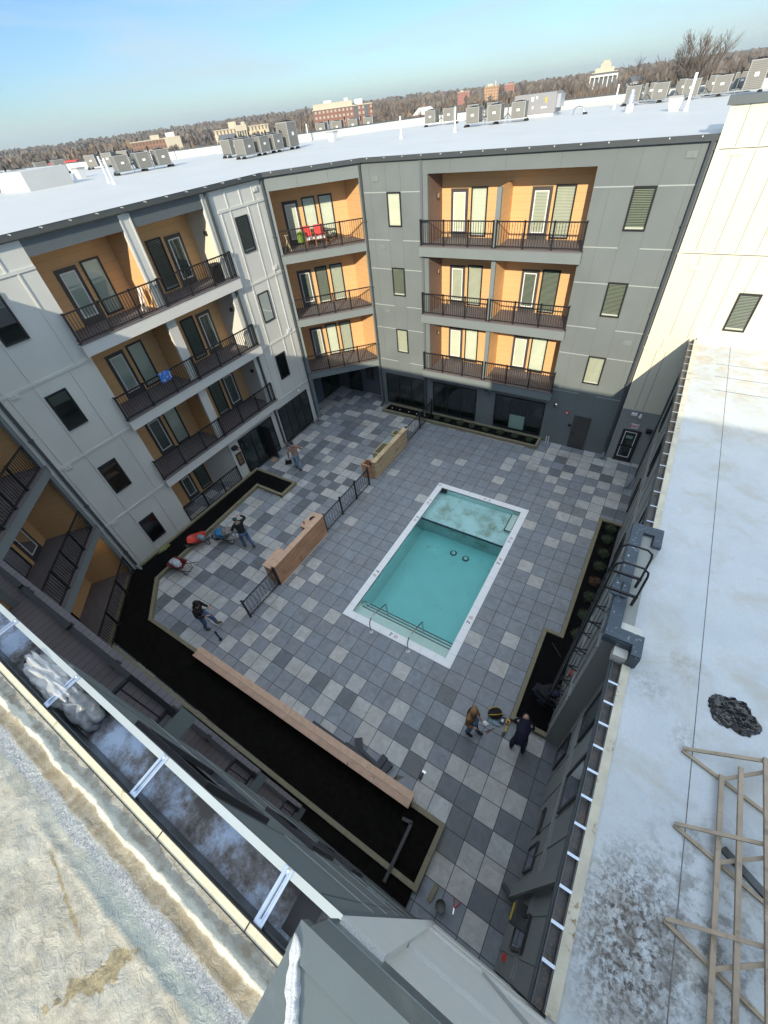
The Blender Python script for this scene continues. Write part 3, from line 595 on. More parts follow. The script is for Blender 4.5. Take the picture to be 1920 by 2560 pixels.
# ============================================================== near end building (under the camera) with caulked coping
NB = thing('end_building', 'near pale panelled end building below the camera with dark grey metal coping smeared with caulk', 'building', (5, -7, 0), world=True)
FG = Fr((0, -6.19), (1, 0), (0, 1))
M['stucco'] = mat('pale stucco panel', (.66, .66, .62), .75, .03, 1.5, .5, 260)
M['metalc'] = mat('coping metal', (.125, .15, .15), .33, .10, 3, .03, 200, metal=.25, col2=(.19, .21, .205), c2=(.55, .75), c2scale=9)
b = MB(); b.box(2.44, 30, -6.40, -6.26, 0, 13.9); b.box(2.44, 30, -20, -6.401, 0, 13.1); b.build('body', M['stucco'], NB)
sm = [(2.40, 2.485, 0, 13.9, 0, .02), (2.487, 30, 12.82, 13.12, 0, .012), (2.46, 30, 9.3, 9.5, 0, .02), (2.46, 30, 6.1, 6.3, 0, .02), (2.46, 30, 3, 3.15, 0, .02), (3.0, 3.06, 9.5, 12.82, 0, .02), (4.2, 4.26, 3.2, 9.3, 0, .02)]
sheet(FG, [(2.40, 30, 0, 13.9)], 0, [M['stucco']], NB, seams=sm)
b = MB()
# coping slab with a raised outer lip
b.box(2.36, 6, -6.44, -6.238, 13.93, 13.975, 0); b.box(2.36, 6, -6.238, -6.200, 13.93, 13.983, 0)
b.quad((2.375, -6.20, 13.983), (6, -6.20, 13.983), (6, -6.182, 13.955), (2.39, -6.182, 13.955), 0); b.box(2.39, 6, -6.19, -6.180, 13.86, 13.955, 0)
b.quad((2.36, -6.44, 13.975), (2.36, -6.238, 13.975), (2.35, -6.238, 13.88), (2.35, -6.44, 13.88), 0); b.quad((2.36, -6.238, 13.983), (2.375, -6.2, 13.983), (2.39, -6.19, 13.86), (2.35, -6.238, 13.86), 0)
cp = b.build('coping', M['metalc'], NB)
# caulk bead: a thick wavy smear
b = MB(); n = 40; vs = []; rnd = random.Random(3)
A_ = Vector((2.362, -6.216, 13.985)); B_ = Vector((2.428, -6.31, 13.985))
t_ = (B_ - A_).normalized(); s_ = Vector((-t_.y, t_.x, 0)); K_ = 11
for i in range(n + 1):
    u = i / n; w = (.0015 + .0085 * min(1, u * 7)) * (1 + .14 * math.sin(u * 17) + .08 * math.sin(u * 41))
    for j in range(K_):
        q = j / (K_ - 1) * 2 - 1; hgt = .0035 * (1 - q * q) + .0016 * math.sin(q * 11 + u * 5) + rnd.uniform(0, .0006)
        if j in (0, K_ - 1): hgt = -.012
        vs.append(A_.lerp(B_, u) * 1 + s_ * (q * w + .0012 * math.sin(u * 12)) + Vector((0, 0, hgt)))
b.add(vs, [(i * K_ + j, i * K_ + j + 1, (i + 1) * K_ + j + 1, (i + 1) * K_ + j) for i in range(n) for j in range(K_ - 1)], 0, True)
M['caulk'] = mat('white caulk', (.62, .64, .63), .35, .15, 120, .3, 500, col2=(.22, .25, .30), c2=(.6, .72), c2scale=160)
b.build('caulk', M['caulk'], cp)

# ============================================================== low wing on the right
LW = thing('low_wing', 'low two-storey wing along the pool with a stained white roof and pale grey wall', 'building', (9, 5, 0), world=True)
FW_ = Fr((4.03, 0), (0, 1), (-1, 0))
M['rwall'] = mat('pale grey panel', (.27, .29, .28), .7, .05, .8, .12, 60)
b = MB(); b.box(4.16, 40, -6.2, 14.9, 0, 6.58); b.build('body', M['rwall'], LW)
sm = [(-6.1, 14.9, z - .03, z + .03, 0, .02) for z in (3.35, 3.0)]
for s in (-5.75, -5.1, -3.9, -3.3, -2.4, -1.7, -.9, 3.4, 4.4, 5.4, 6.3, 7.6, 8.6, 9.6, 10.9, 11.9, 13.1, 14.1): sm.append((s - .02, s + .02, .02, 2.95, 0, .02)); sm.append((s - .02, s + .02, 3.4, 6.4, 0, .02))
sheet(FW_, [(-6.15, 14.95, 0, 6.58)], 0, [M['rwall']], LW, seams=sm)
for s0, s1, z0, z1 in ((-1.75, -1.0, 3.9, 5.6), (-3.3, -2.45, 3.7, 5.6), (-1.55, -.95, .6, 2.3), (-3.35, -2.75, 1.1, 1.5), (-4.2, -3.6, .5, 1.9), (-5.7, -5.1, 2.0, 3.7), (4.6, 5.3, 3.9, 5.4), (8.8, 9.5, 3.9, 5.4), (12.0, 12.7, 3.9, 5.4), (6.5, 7.3, .7, 2.2), (10.2, 10.9, .7, 2.2)): window(FW_, s0, s1, z0, z1, .005, LW, 'dark')
b = MB(); b.box(-4.78, -4.5, 0, .16, 0.0, 6.45, 0, FW_); b.build('rib', M['rwall'], LW)
b = MB(); b.box(-5.35, -4.95, .02, .22, 2.4, 3.0, 0, FW_); b.box(-5.3, -5.0, .22, .24, 2.42, 2.6, 1, FW_); M['yel'] = mat('yellow plastic', (.55, .38, .03), .5); b.build('meter_box', [M['black'], M['yel']], LW)
b = MB(); b.box(-5.93, -5.8, 0, .07, 1.35, 1.6, 0, FW_); b.build('fire_strobe', M['red'], LW)
b = MB(); b.box(.55, .72, .4, .48, 2.3, 2.5, 0, FW_); b.build('fire_bell', M['red'], LW)
# raised bump with parapet coping
b = MB(); b.box(3.6, 4.028, -.62, 2.52, 0, 6.99, 0); b.box(4.03, 4.15, -.62, -.35, 6.55, 6.99); b.box(4.03, 4.15, 2.25, 2.52, 6.55, 6.99)
for s in (-.2, .35, .95, 1.5, 2.1): b.box(3.575, 3.6, s - .02, s + .02, .1, 6.6)
for z in (3.2, 3.5, 6.2): b.box(3.57, 3.6, -.6, 2.5, z - .03, z + .03)
b.build('bump_out', M['rwall'], LW)
M['copr'] = mat('dark coping metal with primer marks', (.06, .085, .11), .4, .08, 2, metal=.2, col2=(.38, .42, .46), c2=(.60, .66), c2scale=14)
b = MB()
def cop(x0, x1, y0, y1): b.box(x0, x1, y0, y1, 7.0, 7.06); 
b.box(3.55, 3.79, -.78, 2.58, 7.0, 7.09); b.box(3.791, 4.22, -.78, -.52, 7.0, 7.088); b.box(3.791, 4.20, 2.32, 2.58, 7.0, 7.088)
b.box(4.05, 4.221, -1.0, -.781, 7.0, 7.087); b.box(4.03, 4.199, 1.98, 2.319, 7.0, 7.087)
b.box(3.54, 3.56, -.79, 2.59, 6.86, 7.0); b.box(3.54, 4.22, -.80, -.78, 6.86, 7.05); b.box(3.54, 4.2, 2.58, 2.6, 6.86, 7.05); b.box(4.2, 4.23, -1.0, -.5, 6.66, 7.0); b.box(4.05, 4.2, -1.02, -1.0, 6.66, 7.05)
b.build('coping', M['copr'], LW)
for q in ((3.8, 4.19, -.51, -.3, 6.67, 7.0), (3.8, 4.05, -.99, -.79, 6.6, 6.84), (4.0, 4.2, 2.0, 2.3, 6.67, 6.99)): b = MB(); b.box(*q); b.build('membrane_upstand', M['white_wall'], LW)
# roof membrane with stains
m = bpy.data.materials.new('stained membrane'); m.use_nodes = True; t = m.node_tree; N = t.nodes.new; K = t.links.new; bs = t.nodes['Principled BSDF']
co = N('ShaderNodeTexCoord')
def noise(sc, det=6, ro=.6, dist=0, w=None):
    n = N('ShaderNodeTexNoise'); n.inputs['Scale'].default_value = sc; n.inputs['Detail'].default_value = det; n.inputs['Roughness'].default_value = ro; n.inputs['Distortion'].default_value = dist
    K(co.outputs['Object'], n.inputs[0]); return n.outputs[0]
def ramp(src, a, b_, lo=0, hi=1):
    r = N('ShaderNodeMapRange'); r.inputs[1].default_value = a; r.inputs[2].default_value = b_; r.inputs[3].default_value = lo; r.inputs[4].default_value = hi; K(src, r.inputs[0]); return r.outputs[0]
def mixc(f, a, b_):
    x = N('ShaderNodeMix'); x.data_type = 'RGBA'; K(f, x.inputs[0])
    if isinstance(a, tuple): x.inputs[6].default_value = (*a, 1)
    else: K(a, x.inputs[6])
    if isinstance(b_, tuple): x.inputs[7].default_value = (*b_, 1)
    else: K(b_, x.inputs[7])
    return x.outputs[2]
def mul(a, b_):
    x = N('ShaderNodeMath'); x.operation = 'MULTIPLY'; K(a, x.inputs[0])
    if isinstance(b_, float): x.inputs[1].default_value = b_
    else: K(b_, x.inputs[1])
    return x.outputs[0]
def spot(cx, cy, r0, r1, sx=1, sy=1):        # smooth disc mask at a place on the roof
    v = N('ShaderNodeVectorMath'); v.operation = 'SUBTRACT'; K(co.outputs['Object'], v.inputs[0]); v.inputs[1].default_value = (cx, cy, 0)
    w = N('ShaderNodeVectorMath'); w.operation = 'MULTIPLY'; K(v.outputs[0], w.inputs[0]); w.inputs[1].default_value = (sx, sy, 0)
    l = N('ShaderNodeVectorMath'); l.operation = 'LENGTH'; K(w.outputs[0], l.inputs[0]); return ramp(l.outputs['Value'], r0, r1, 1, 0)
base = mixc(ramp(noise(1.1, 8, .7), .35, .7), (.60, .65, .68), (.50, .56, .60))
base = mixc(ramp(noise(26, 6, .75, 1.2), .4, .62, 0, .35), base, (.38, .44, .50))
base = mixc(mul(ramp(noise(.9, 7, .65, .5), .5, .66), .5), base, (.42, .40, .32))
m1 = mul(spot(4.8, -4.95, .35, 1.05, 1.2, .75), ramp(noise(15, 8, .75, .3), .45, .58)); base = mixc(m1, base, (.05, .042, .034))
m2 = mul(spot(4.75, -5.0, .1, .95, 1.1, .8), ramp(noise(3.5, 5, .7), .42, .55, 0, .7)); base = mixc(m2, base, (.15, .125, .10))
m3 = mul(spot(5.6, -4.6, .2, 1.3, 1, .6), ramp(noise(5, 6, .7), .47, .6, 0, .75)); base = mixc(m3, base, (.10, .09, .07))
m4 = mul(spot(4.55, -1.2, .1, .55), ramp(noise(7, 6, .75), .42, .6, 0, .55)); base = mixc(m4, base, (.25, .24, .20))
m5 = mul(spot(5.15, -1.9, .05, .45, 1.6, 1), ramp(noise(9, 6, .75), .45, .6, 0, .6)); base = mixc(m5, base, (.2, .19, .17))
m5 = mul(spot(5.0, -.5, .1, .5), ramp(noise(6, 6, .75), .45, .6, 0, .5)); base = mixc(m5, base, (.3, .28, .22))
m6 = mul(spot(6, 13, 1, 6, .6, 1), ramp(noise(2.2, 7, .7, 1), .45, .62, 0, .75)); base = mixc(m6, base, (.50, .42, .28))
K(base, bs.inputs['Base Color']); bs.inputs['Roughness'].default_value = .5
bp = N('ShaderNodeBump'); bp.inputs['Strength'].default_value = .5; bp.inputs['Distance'].default_value = .012; K(noise(9, 7, .65, .6), bp.inputs['Height']); K(bp.outputs[0], bs.inputs['Normal'])
M['roofs'] = m
b = MB(); b.box(4.05, 40, -6.19, 14.9, 6.60, 6.65); b.build('roof', m, LW)
b = MB()
for x in (5.28, 8.2, 11.1): b.box(x, x + .012, -6.19, 14.9, 6.65, 6.655)
for y, x0, x1 in ((12.95, 4.9, 7), (11.9, 4.9, 7.2), (10.85, 4.9, 6.6)): b.box(x0, x1, y, y + .02, 6.65, 6.656)
b.build('roof_seam', mat('seam grime', (.16, .16, .15), .7, .4, 8), LW)
b = MB(); b.box(4.02, 4.16, -6.15, -1.03, 6.655, 6.70); b.box(4.02, 4.16, 2.6, 14.9, 6.655, 6.70); b.build('edge_trim', mat('edge trim stained', (.60, .57, .46), .6, .2, 3, .2, 20, col2=(.25, .17, .08), c2=(.6, .68), c2scale=5), LW)
b = MB(); b.box(4.1, 40, 14.75, 14.96, 6.65, 6.76); b.build('wall_flashing', M['white'], LW)
def wet_gutter(x0, x1, y0, y1, z, par, st, m2='gutter'):
    b = MB(); b.box(x0, x1, y0, y1, z - .12, z - .09, 2); b.box(x0 - .012, x0, y0, y1, z - .12, z + .02, 0); b.box(x1, x1 + .012, y0, y1, z - .12, z + .02, 0)
    o = b.build('gutter', [M[m2], M['galv'], M['grime']], par)
    for y in st:
        k = MB(); k.box(x0 - .012, x1 + .02, y - .02, y + .02, z + .021, z + .028); k.build('strap', M['galv'], o)
    return o
M['grime'] = mat('gutter grime', (.07, .075, .08), .3, .5, 4, .4, 30, col2=(.16, .11, .07), c2=(.52, .62), c2scale=5)
wet_gutter(3.865, 4.0, -6.15, -1.02, 6.68, LW, [-5.7 + i * .42 for i in range(11)]); wet_gutter(3.865, 4.0, 2.6, 14.9, 6.68, LW, [3.2 + i * .62 for i in range(19)])
b = MB(); b.box(3.84, 3.86, -6.15, 14.9, 6.4, 6.55); b.build('fascia_board', M['dark_fascia'], LW)
b = MB(); b.beam((3.93, 13.2, 6.5), (3.93, 13.2, .5), .1, .08); b.beam((3.93, 13.2, .52), (3.7, 12.7, .1), .1, .09); b.build('downspout', M['gutter'], LW)
b = MB(); b.beam((3.93, -4.75, 6.5), (3.93, -4.75, .35), .1, .08); b.beam((3.93, -4.75, .37), (3.68, -4.6, .08), .1, .09); b.build('downspout', M['gutter'], LW)

# ============================================================== far ground
def plane(name, pts, z, m, label, cat):
    b = MB(); b.prism(pts, z - .02, z); return tag(b.build(name, m, None), label, cat, kind='structure')
M['far'] = mat('winter ground', (.075, .06, .042), .95, .35, .02, 0, 10, col2=(.13, .11, .07), c2=(.5, .6), c2scale=.006)
plane('ground', [(-6000, -3000), (6000, -3000), (6000, 7000), (-6000, 7000)], -1.6, M['far'], 'brown winter ground reaching to the horizon', 'ground')

# ============================================================== swimming pool
PL = thing('swimming_pool', 'rectangular swimming pool with white coping, shallow ledge and steps full of teal water', 'swimming pool', (-2.44, 4.57, 0), world=True)
b = MB(); X0, X1, Y0, Y1 = -4.88, 0, 0, 9.15; c = .31
b.box(X0, X1, Y0, Y0 + c, -.05, .02); b.box(X0, X1, Y1 - c, Y1, -.05, .02); b.box(X0, X0 + c, Y0 + c, Y1 - c, -.05, .02); b.box(X1 - c, X1, Y0 + c, Y1 - c, -.05, .02)
cp = b.build('coping', M['coping'], PL)
b = MB()
for i in range(1, 16): b.box(X0, X0 + c, Y0 + i * .565, Y0 + i * .565 + .008, .0201, .0215); b.box(X1 - c, X1, Y0 + i * .565, Y0 + i * .565 + .008, .0201, .0215)
for i in range(1, 8): b.box(X0 + i * .6, X0 + i * .6 + .008, Y0, Y0 + c, .0201, .0215); b.box(X0 + i * .6, X0 + i * .6 + .008, Y1 - c, Y1, .0201, .0215)
b.build('joint', mat('coping joint', (.45, .47, .5), .6), cp)
ix0, ix1, iy0, iy1 = X0 + c, X1 - c, Y0 + c, Y1 - c
b = MB(); D = -1.25
b.quad((ix0, iy0, D), (ix1, iy0, D), (ix1, iy1, D), (ix0, iy1, D))
for a, e in (((ix0, iy0), (ix1, iy0)), ((ix1, iy0), (ix1, iy1)), ((ix1, iy1), (ix0, iy1)), ((ix0, iy1), (ix0, iy0))): b.quad((*a, D), (*e, D), (*e, .0), (*a, .0))
b.build('basin', M['plaster'], PL)
b = MB(); b.box(ix0, ix1, 6.72, iy1, D, -.36); b.build('ledge', M['ledgem'], PL)
b = MB(); b.box(ix0, ix1, 6.66, 6.72, -.42, -.35); b.build('ledge_edge', M['tileb'], PL)
M['stepc'] = mat('pool step', (.60, .66, .60), .6, .06, 2)
for i, (y, z) in enumerate(((.86, -.3), (1.1, -.55), (1.34, -.8))):
    b = MB(); b.box(ix0, ix1, iy0 if i == 0 else (.86, 1.1)[i - 1], y, D, z, 0); b.box(ix0 + .1, ix1 - .02, y - .045, y + .003, z - .03, z + .003, 1); b.build('step', [M['stepc'], M['tileb']], PL)
b = MB(); b.box(-.68, -.38, 7.6, 8.75, -.36, -.2, 0); b.box(-.70, -.66, 7.58, 8.7, -.22, -.18, 1); b.box(-.70, -.38, 7.56, 7.6, -.22, -.18, 1); b.build('skimmer_ledge', [M['stepc'], M['tileb']], PL)
b = MB(); b.box(ix0, ix0 + .3, iy1 - .12, iy1, -.2, -.02); b.build('corner_box', M['black'], PL)
# water body: absorbing volume
wm = bpy.data.materials.new('pool water'); wm.use_nodes = True; t = wm.node_tree; t.nodes.clear(); N = t.nodes.new; K = t.links.new
o_ = N('ShaderNodeOutputMaterial'); g = N('ShaderNodeBsdfGlossy'); g.inputs['Roughness'].default_value = .03; tr = N('ShaderNodeBsdfTransparent'); tr.inputs[0].default_value = (.97, 1, 1, 1)
fz = N('ShaderNodeFresnel'); fz.inputs[0].default_value = 1.33; x = N('ShaderNodeMixShader'); K(fz.outputs[0], x.inputs[0]); K(tr.outputs[0], x.inputs[1]); K(g.outputs[0], x.inputs[2]); K(x.outputs[0], o_.inputs[0])
co = N('ShaderNodeTexCoord'); nz1 = N('ShaderNodeTexNoise'); nz1.inputs['Scale'].default_value = 5; nz1.inputs['Detail'].default_value = 4; K(co.outputs['Object'], nz1.inputs[0]); bp = N('ShaderNodeBump'); bp.inputs['Strength'].default_value = .6; bp.inputs['Distance'].default_value = .04; K(nz1.outputs[0], bp.inputs['Height']); K(bp.outputs[0], g.inputs['Normal'])
va = N('ShaderNodeVolumeAbsorption'); va.inputs[0].default_value = (.16, .70, .69, 1); va.inputs[1].default_value = .55; K(va.outputs[0], o_.inputs[1])
b = MB(); b.box(ix0 + .002, ix1 - .002, iy0 + .002, iy1 - .002, D + .002, -.08); b.build('water', wm, PL)
b = MB()
for x_, y_ in ((-2.55, 5.95), (-1.88, 5.9)):
    b.lathe((x_, y_, D), [(.17, 0), (.17, .02), (.11, .03)], 14, 0); b.lathe((x_, y_, D + .03), [(.1, 0), (.09, .03), (.001, .04)], 12, 1)
b.build('drain_cover', [M['tileb'], M['white']], PL)
b = MB()
for x_, y_ in ((-3.85, 5.8), (-.62, 5.8), (-3.4, 6.0)): b.lathe((x_, y_, D), [(.1, 0), (.09, .03), (.001, .05)], 12, 0)
for y_ in (2.4, 1.9): b.lathe((ix0 + .003, y_, -.4), [(.05, 0), (.04, .02), (.001, .03)], 10, 0, 'x')
b.build('return_jet', M['white'], PL)
b = MB(); b.lathe((-4.76, 8.97, .02), [(.085, 0), (.085, .006), (.001, .007)], 18); b.build('skimmer_lid', M['stepc'], cp)
rnd = random.Random(11); b = MB()
for i in range(80):                       # leaves and dirt lying on the pool floor
    if i < 34: x_, y_, z_ = rnd.uniform(-1.5, -.7), rnd.uniform(7.0, 8.2), -.358
    elif i < 44: x_, y_, z_ = rnd.gauss(-4.3, .08), rnd.gauss(6.85, .08), -.358
    else: x_, y_, z_ = rnd.uniform(-4.3, -.6), rnd.gauss(5, 1.6), D + .003
    if 6.6 < y_ < 6.75 or y_ > 8.7 or y_ < 1.5: continue
    r = rnd.uniform(.008, .022); a = rnd.uniform(0, 3)
    b.add([(x_ + r * math.cos(a + k * 1.57) * (2 if k % 2 else 1), y_ + r * math.sin(a + k * 1.57), z_) for k in range(4)], [(0, 1, 2, 3)])
tag(b.build('fallen_leaves', mat('dark leaves', (.04, .035, .02), .8)), 'dark leaves and specks on the pool floor', 'leaves', kind='stuff')
# depth marks
M['ink'] = mat('black paint', (.03, .03, .035), .6); M['inkr'] = mat('red brown paint', (.35, .12, .09), .6)
def mark(cx, cy, ang, body, w=.15):
    R_ = Matrix.Rotation(ang, 3, 'Z')
    cu = bpy.data.curves.new('t', 'FONT'); cu.body = body; cu.size = .2; cu.align_x = 'CENTER'; cu.align_y = 'CENTER'; cu.offset = .004
    to = bpy.data.objects.new('t', cu); COL.objects.link(to); me = bpy.data.meshes.new_from_object(to.evaluated_get(bpy.context.evaluated_depsgraph_get())); bpy.data.objects.remove(to)
    for v in me.vertices: v.co = R_ @ (v.co + Vector((-.11, 0, 0))) + Vector((cx, cy, .0225))
    me.materials.clear(); me.materials.append(M['ink']); o = bpy.data.objects.new('depth_mark', me); COL.objects.link(o); o.parent = cp
    b = MB(); cc = R_ @ Vector((.12, 0, 0)); n = 20
    for r0, r1 in ((.055, .07),):
        vs = [(cx + cc.x + r * math.cos(6.283 * k / n), cy + cc.y + r * math.sin(6.283 * k / n), .0225) for r in (r0, r1) for k in range(n)]
        b.add(vs, [(k, (k + 1) % n, n + (k + 1) % n, n + k) for k in range(n)])
    d1 = R_ @ Vector((.045, .045, 0)); b.beam((cx + cc.x - d1.x, cy + cc.y - d1.y, .0225), (cx + cc.x + d1.x, cy + cc.y + d1.y, .0225), .014, .001)
    d1 = R_ @ Vector((.03, 0, 0)); b.beam((cx + cc.x - d1.x, cy + cc.y - d1.y, .0222), (cx + cc.x + d1.x, cy + cc.y + d1.y, .0222), .012, .001)
    b.build('no_diving_mark', M['inkr'], cp)
mark(-2.5, .155, 0, "3'"); mark(-.155, 2.2, math.pi / 2, "3'"); mark(-.155, 5.5, math.pi / 2, "3'"); mark(-.155, 6.9, math.pi / 2, "1'"); mark(-2.1, 8.99, math.pi, "1'"); mark(-4.72, 7.6, -math.pi / 2, "1'"); mark(-4.72, 6.2, -math.pi / 2, "3'"); mark(-4.72, 2.4, -math.pi / 2, "3'")
# handrails
def hrail(x, y, label):
    r = thing('pool_handrail', label, 'handrail', (x, y, 0), 'stainless handrails at the pool steps')
    b = MB(); b.tube([(0, 0, 0), (0, .01, .55), (0, .06, .72), (0, .16, .82), (0, .30, .86), (0, .75, .62), (0, 1.12, .42), (0, 1.2, .34), (0, 1.21, .2), (0, 1.21, -.55)], .024, 10); b.build('rail', M['steel'], r)
    b = MB(); b.lathe((0, 0, 0), [(.08, .001), (.08, .02), (.03, .035)], 14); b.build('escutcheon', M['white'], r)
hrail(-3.36, -.13, 'left steel handrail over the pool steps, nearer the cedar wall'); hrail(-1.67, -.14, 'right steel handrail over the pool steps, nearer the right planter')

# ============================================================== near roof edge of the apartment building
def near_mat():
    m = bpy.data.materials.new('weathered membrane'); m.use_nodes = True; t = m.node_tree; N = t.nodes.new; K = t.links.new; bs = t.nodes['Principled BSDF']
    co = N('ShaderNodeTexCoord')
    def noise(sc, det=6, ro=.6, dist=0, stretch=None):
        n = N('ShaderNodeTexNoise'); n.inputs['Scale'].default_value = sc; n.inputs['Detail'].default_value = det; n.inputs['Roughness'].default_value = ro; n.inputs['Distortion'].default_value = dist
        if stretch:
            mp = N('ShaderNodeMapping'); mp.inputs['Scale'].default_value = stretch; K(co.outputs['Object'], mp.inputs[0]); K(mp.outputs[0], n.inputs[0])
        else: K(co.outputs['Object'], n.inputs[0])
        return n.outputs[0]
    def ramp(src, a, b_, lo=0, hi=1):
        r = N('ShaderNodeMapRange'); r.inputs[1].default_value = a; r.inputs[2].default_value = b_; r.inputs[3].default_value = lo; r.inputs[4].default_value = hi; K(src, r.inputs[0]); return r.outputs[0]
    def mixc(f, a, b_):
        x = N('ShaderNodeMix'); x.data_type = 'RGBA'; K(f, x.inputs[0])
        for v, i in ((a, 6), (b_, 7)):
            if isinstance(v, tuple): x.inputs[i].default_value = (*v, 1)
            else: K(v, x.inputs[i])
        return x.outputs[2]
    def op(o_, a, b_):
        x = N('ShaderNodeMath'); x.operation = o_
        for v, i in ((a, 0), (b_, 1)):
            if isinstance(v, (int, float)): x.inputs[i].default_value = v
            else: K(v, x.inputs[i])
        return x.outputs[0]
    sp = N('ShaderNodeSeparateXYZ'); K(co.outputs['Object'], sp.inputs[0])
    yy = op('ADD', sp.outputs[1], op('MULTIPLY', op('SUBTRACT', noise(9, 5, .6), .5), .05))
    def band(y0, y1, soft=.008):
        return op('MULTIPLY', ramp(yy, y0 - soft, y0 + soft), ramp(yy, y1 - soft, y1 + soft, 1, 0))
    base = mixc(ramp(noise(14, 8, .7, .6), .35, .65), (.45, .43, .35), (.28, .265, .21))
    base = mixc(ramp(noise(5, 7, .7), .5, .68, 0, .8), base, (.40, .41, .36))
    # tan dirty strip between ridge and frosty strip
    base = mixc(op('MULTIPLY', band(-6.535, -6.48), ramp(noise(22, 7, .7, .3, (1, .35, 1)), .3, .6, .25, .95)), base, (.22, .18, .11))
    base = mixc(op('MULTIPLY', band(-6.47, -6.425), ramp(noise(16, 7, .7), .48, .62, 0, .8)), base, (.25, .20, .13))
    base = mixc(op('MULTIPLY', band(-6.484, -6.460, .005), .85), base, (.66, .64, .52))  # bright highlight along the ridge, painted into the colour
    # frosty strip
    fr_ = mixc(ramp(noise(120, 6, .8, 1.5), .42, .58), (.16, .17, .175), (.42, .45, .45))
    base = mixc(op('MULTIPLY', band(-6.578, -6.535, .006), ramp(noise(3.2, 4, .6), .3, .5, .55, 1)), base, fr_)
    # film of water
    base = mixc(op('MULTIPLY', band(-6.622, -6.575, .006), ramp(sp.outputs[0], 1.35, 1.6, .3, .85)), base, (.24, .285, .27))
    # brown run of resin
    d = N('ShaderNodeVectorMath'); d.operation = 'SUBTRACT'; K(co.outputs['Object'], d.inputs[0]); d.inputs[1].default_value = (1.74, -6.72, 13.1)
    rt = N('ShaderNodeVectorRotate'); rt.rotation_type = 'Z_AXIS'; rt.inputs['Angle'].default_value = -1.05; K(d.outputs[0], rt.inputs['Vector'])
    w = N('ShaderNodeVectorMath'); w.operation = 'MULTIPLY'; K(rt.outputs[0], w.inputs[0]); w.inputs[1].default_value = (7.5, 27, 0)
    l = N('ShaderNodeVectorMath'); l.operation = 'LENGTH'; K(w.outputs[0], l.inputs[0])
    rr = op('ADD', l.outputs['Value'], op('MULTIPLY', op('SUBTRACT', noise(16, 4, .6), .5), 2.6))
    base = mixc(ramp(rr, .75, .85, .85, 0), base, mixc(ramp(noise(60, 5), .4, .6), (.20, .15, .07), (.33, .27, .14)))
    run = op('ADD', op('ABSOLUTE', op('ADD', op('MULTIPLY', op('SUBTRACT', sp.outputs[0], 1.33), .2), op('ADD', op('MULTIPLY', sp.outputs[1], 1), 6.645)), 0), op('MULTIPLY', op('SUBTRACT', noise(40, 3), .5), .02))
    base = mixc(op('MULTIPLY', ramp(run, .003, .006, .8, 0), op('MULTIPLY', ramp(sp.outputs[0], 1.3, 1.34), ramp(sp.outputs[0], 1.58, 1.66, 1, 0))), base, (.26, .20, .10))
    base = mixc(ramp(noise(45, 6, .75), .66, .74, 0, .5), base, (.16, .13, .10))
    K(base, bs.inputs['Base Color'])
    rg = mixc(band(-6.622, -6.57), (.6, .6, .6), (.2, .2, .2)); K(rg, bs.inputs['Roughness'])
    bp = N('ShaderNodeBump'); bp.inputs['Strength'].default_value = .7; bp.inputs['Distance'].default_value = .004; K(noise(110, 7, .7, .4), bp.inputs['Height'])
    bp2 = N('ShaderNodeBump'); bp2.inputs['Strength'].default_value = .6; bp2.inputs['Distance'].default_value = .012; K(noise(22, 6, .6, 1.2), bp2.inputs['Height']); K(bp.outputs[0], bp2.inputs['Normal']); K(bp2.outputs[0], bs.inputs['Normal'])
    return m
M['near'] = near_mat()
b = MB(); nx, ny = 330, 96; gx0, gx1, gy0, gy1 = -.75, 2.345, -7.25, -6.418
def nh(x, y):
    yr = -6.474 + .010 * mnoise.noise((x * 5, 1, 2)) + .004 * mnoise.noise((x * 17, 4, 2))
    h = .020 * math.exp(-((y - yr) / .010) ** 2) + .006 * math.exp(-((y - yr - .018) / .012) ** 2)
    h += .004 * math.exp(-((y + 6.533 + .005 * math.sin(x * 12)) / .004) ** 2)
    h += .0045 * math.exp(-((y + 6.625) / .01) ** 2) * (1 if x > 1.2 else .3)
    h += .006 * mnoise.noise((x * 9, y * 14, 0)) + .0035 * mnoise.noise((x * 25, y * 32, 3)) + .0015 * mnoise.noise((x * 70, y * 80, 7))
    return 13.125 + h
vs = [(gx0 + (gx1 - gx0) * i / nx, gy0 + (gy1 - gy0) * j / ny, nh(gx0 + (gx1 - gx0) * i / nx, gy0 + (gy1 - gy0) * j / ny)) for i in range(nx + 1) for j in range(ny + 1)]
b.add(vs, [(i * (ny + 1) + j, (i + 1) * (ny + 1) + j, (i + 1) * (ny + 1) + j + 1, i * (ny + 1) + j + 1) for i in range(nx) for j in range(ny)], 0, True)
b.box(-31, gx0, -20, gy1, 13.0, 13.124, 0); b.box(gx0, 2.34, -20, gy0, 13.0, 13.124)
nr = b.build('roof', M['near'], APT); nr['label'] = 'dirty weathered roof membrane edge at the lower left'
M['yel_trim'] = mat('pale edge metal', (.66, .60, .42), .4, .12, 30, .1, 80, col2=(.30, .22, .10), c2=(.62, .7), c2scale=12)
b = MB(); b.box(-31, 2.34, -6.418, -6.395, 13.09, 13.132, 0); b.box(-31, 2.34, -6.395, -6.391, 13.09, 13.122, 1); b.box(-31, 2.34, -6.421, -6.418, 13.1, 13.134, 1)
for x in (-.2, 1.62, 2.05): b.box(x, x + .004, -6.419, -6.393, 13.1325, 13.1335, 1)
b.build('drip_edge', [M['yel_trim'], M['black']], nr)
gm = bpy.data.materials.new('gutter floor'); gm.use_nodes = True; t = gm.node_tree; N = t.nodes.new; K = t.links.new; bs = t.nodes['Principled BSDF']; co = N('ShaderNodeTexCoord')
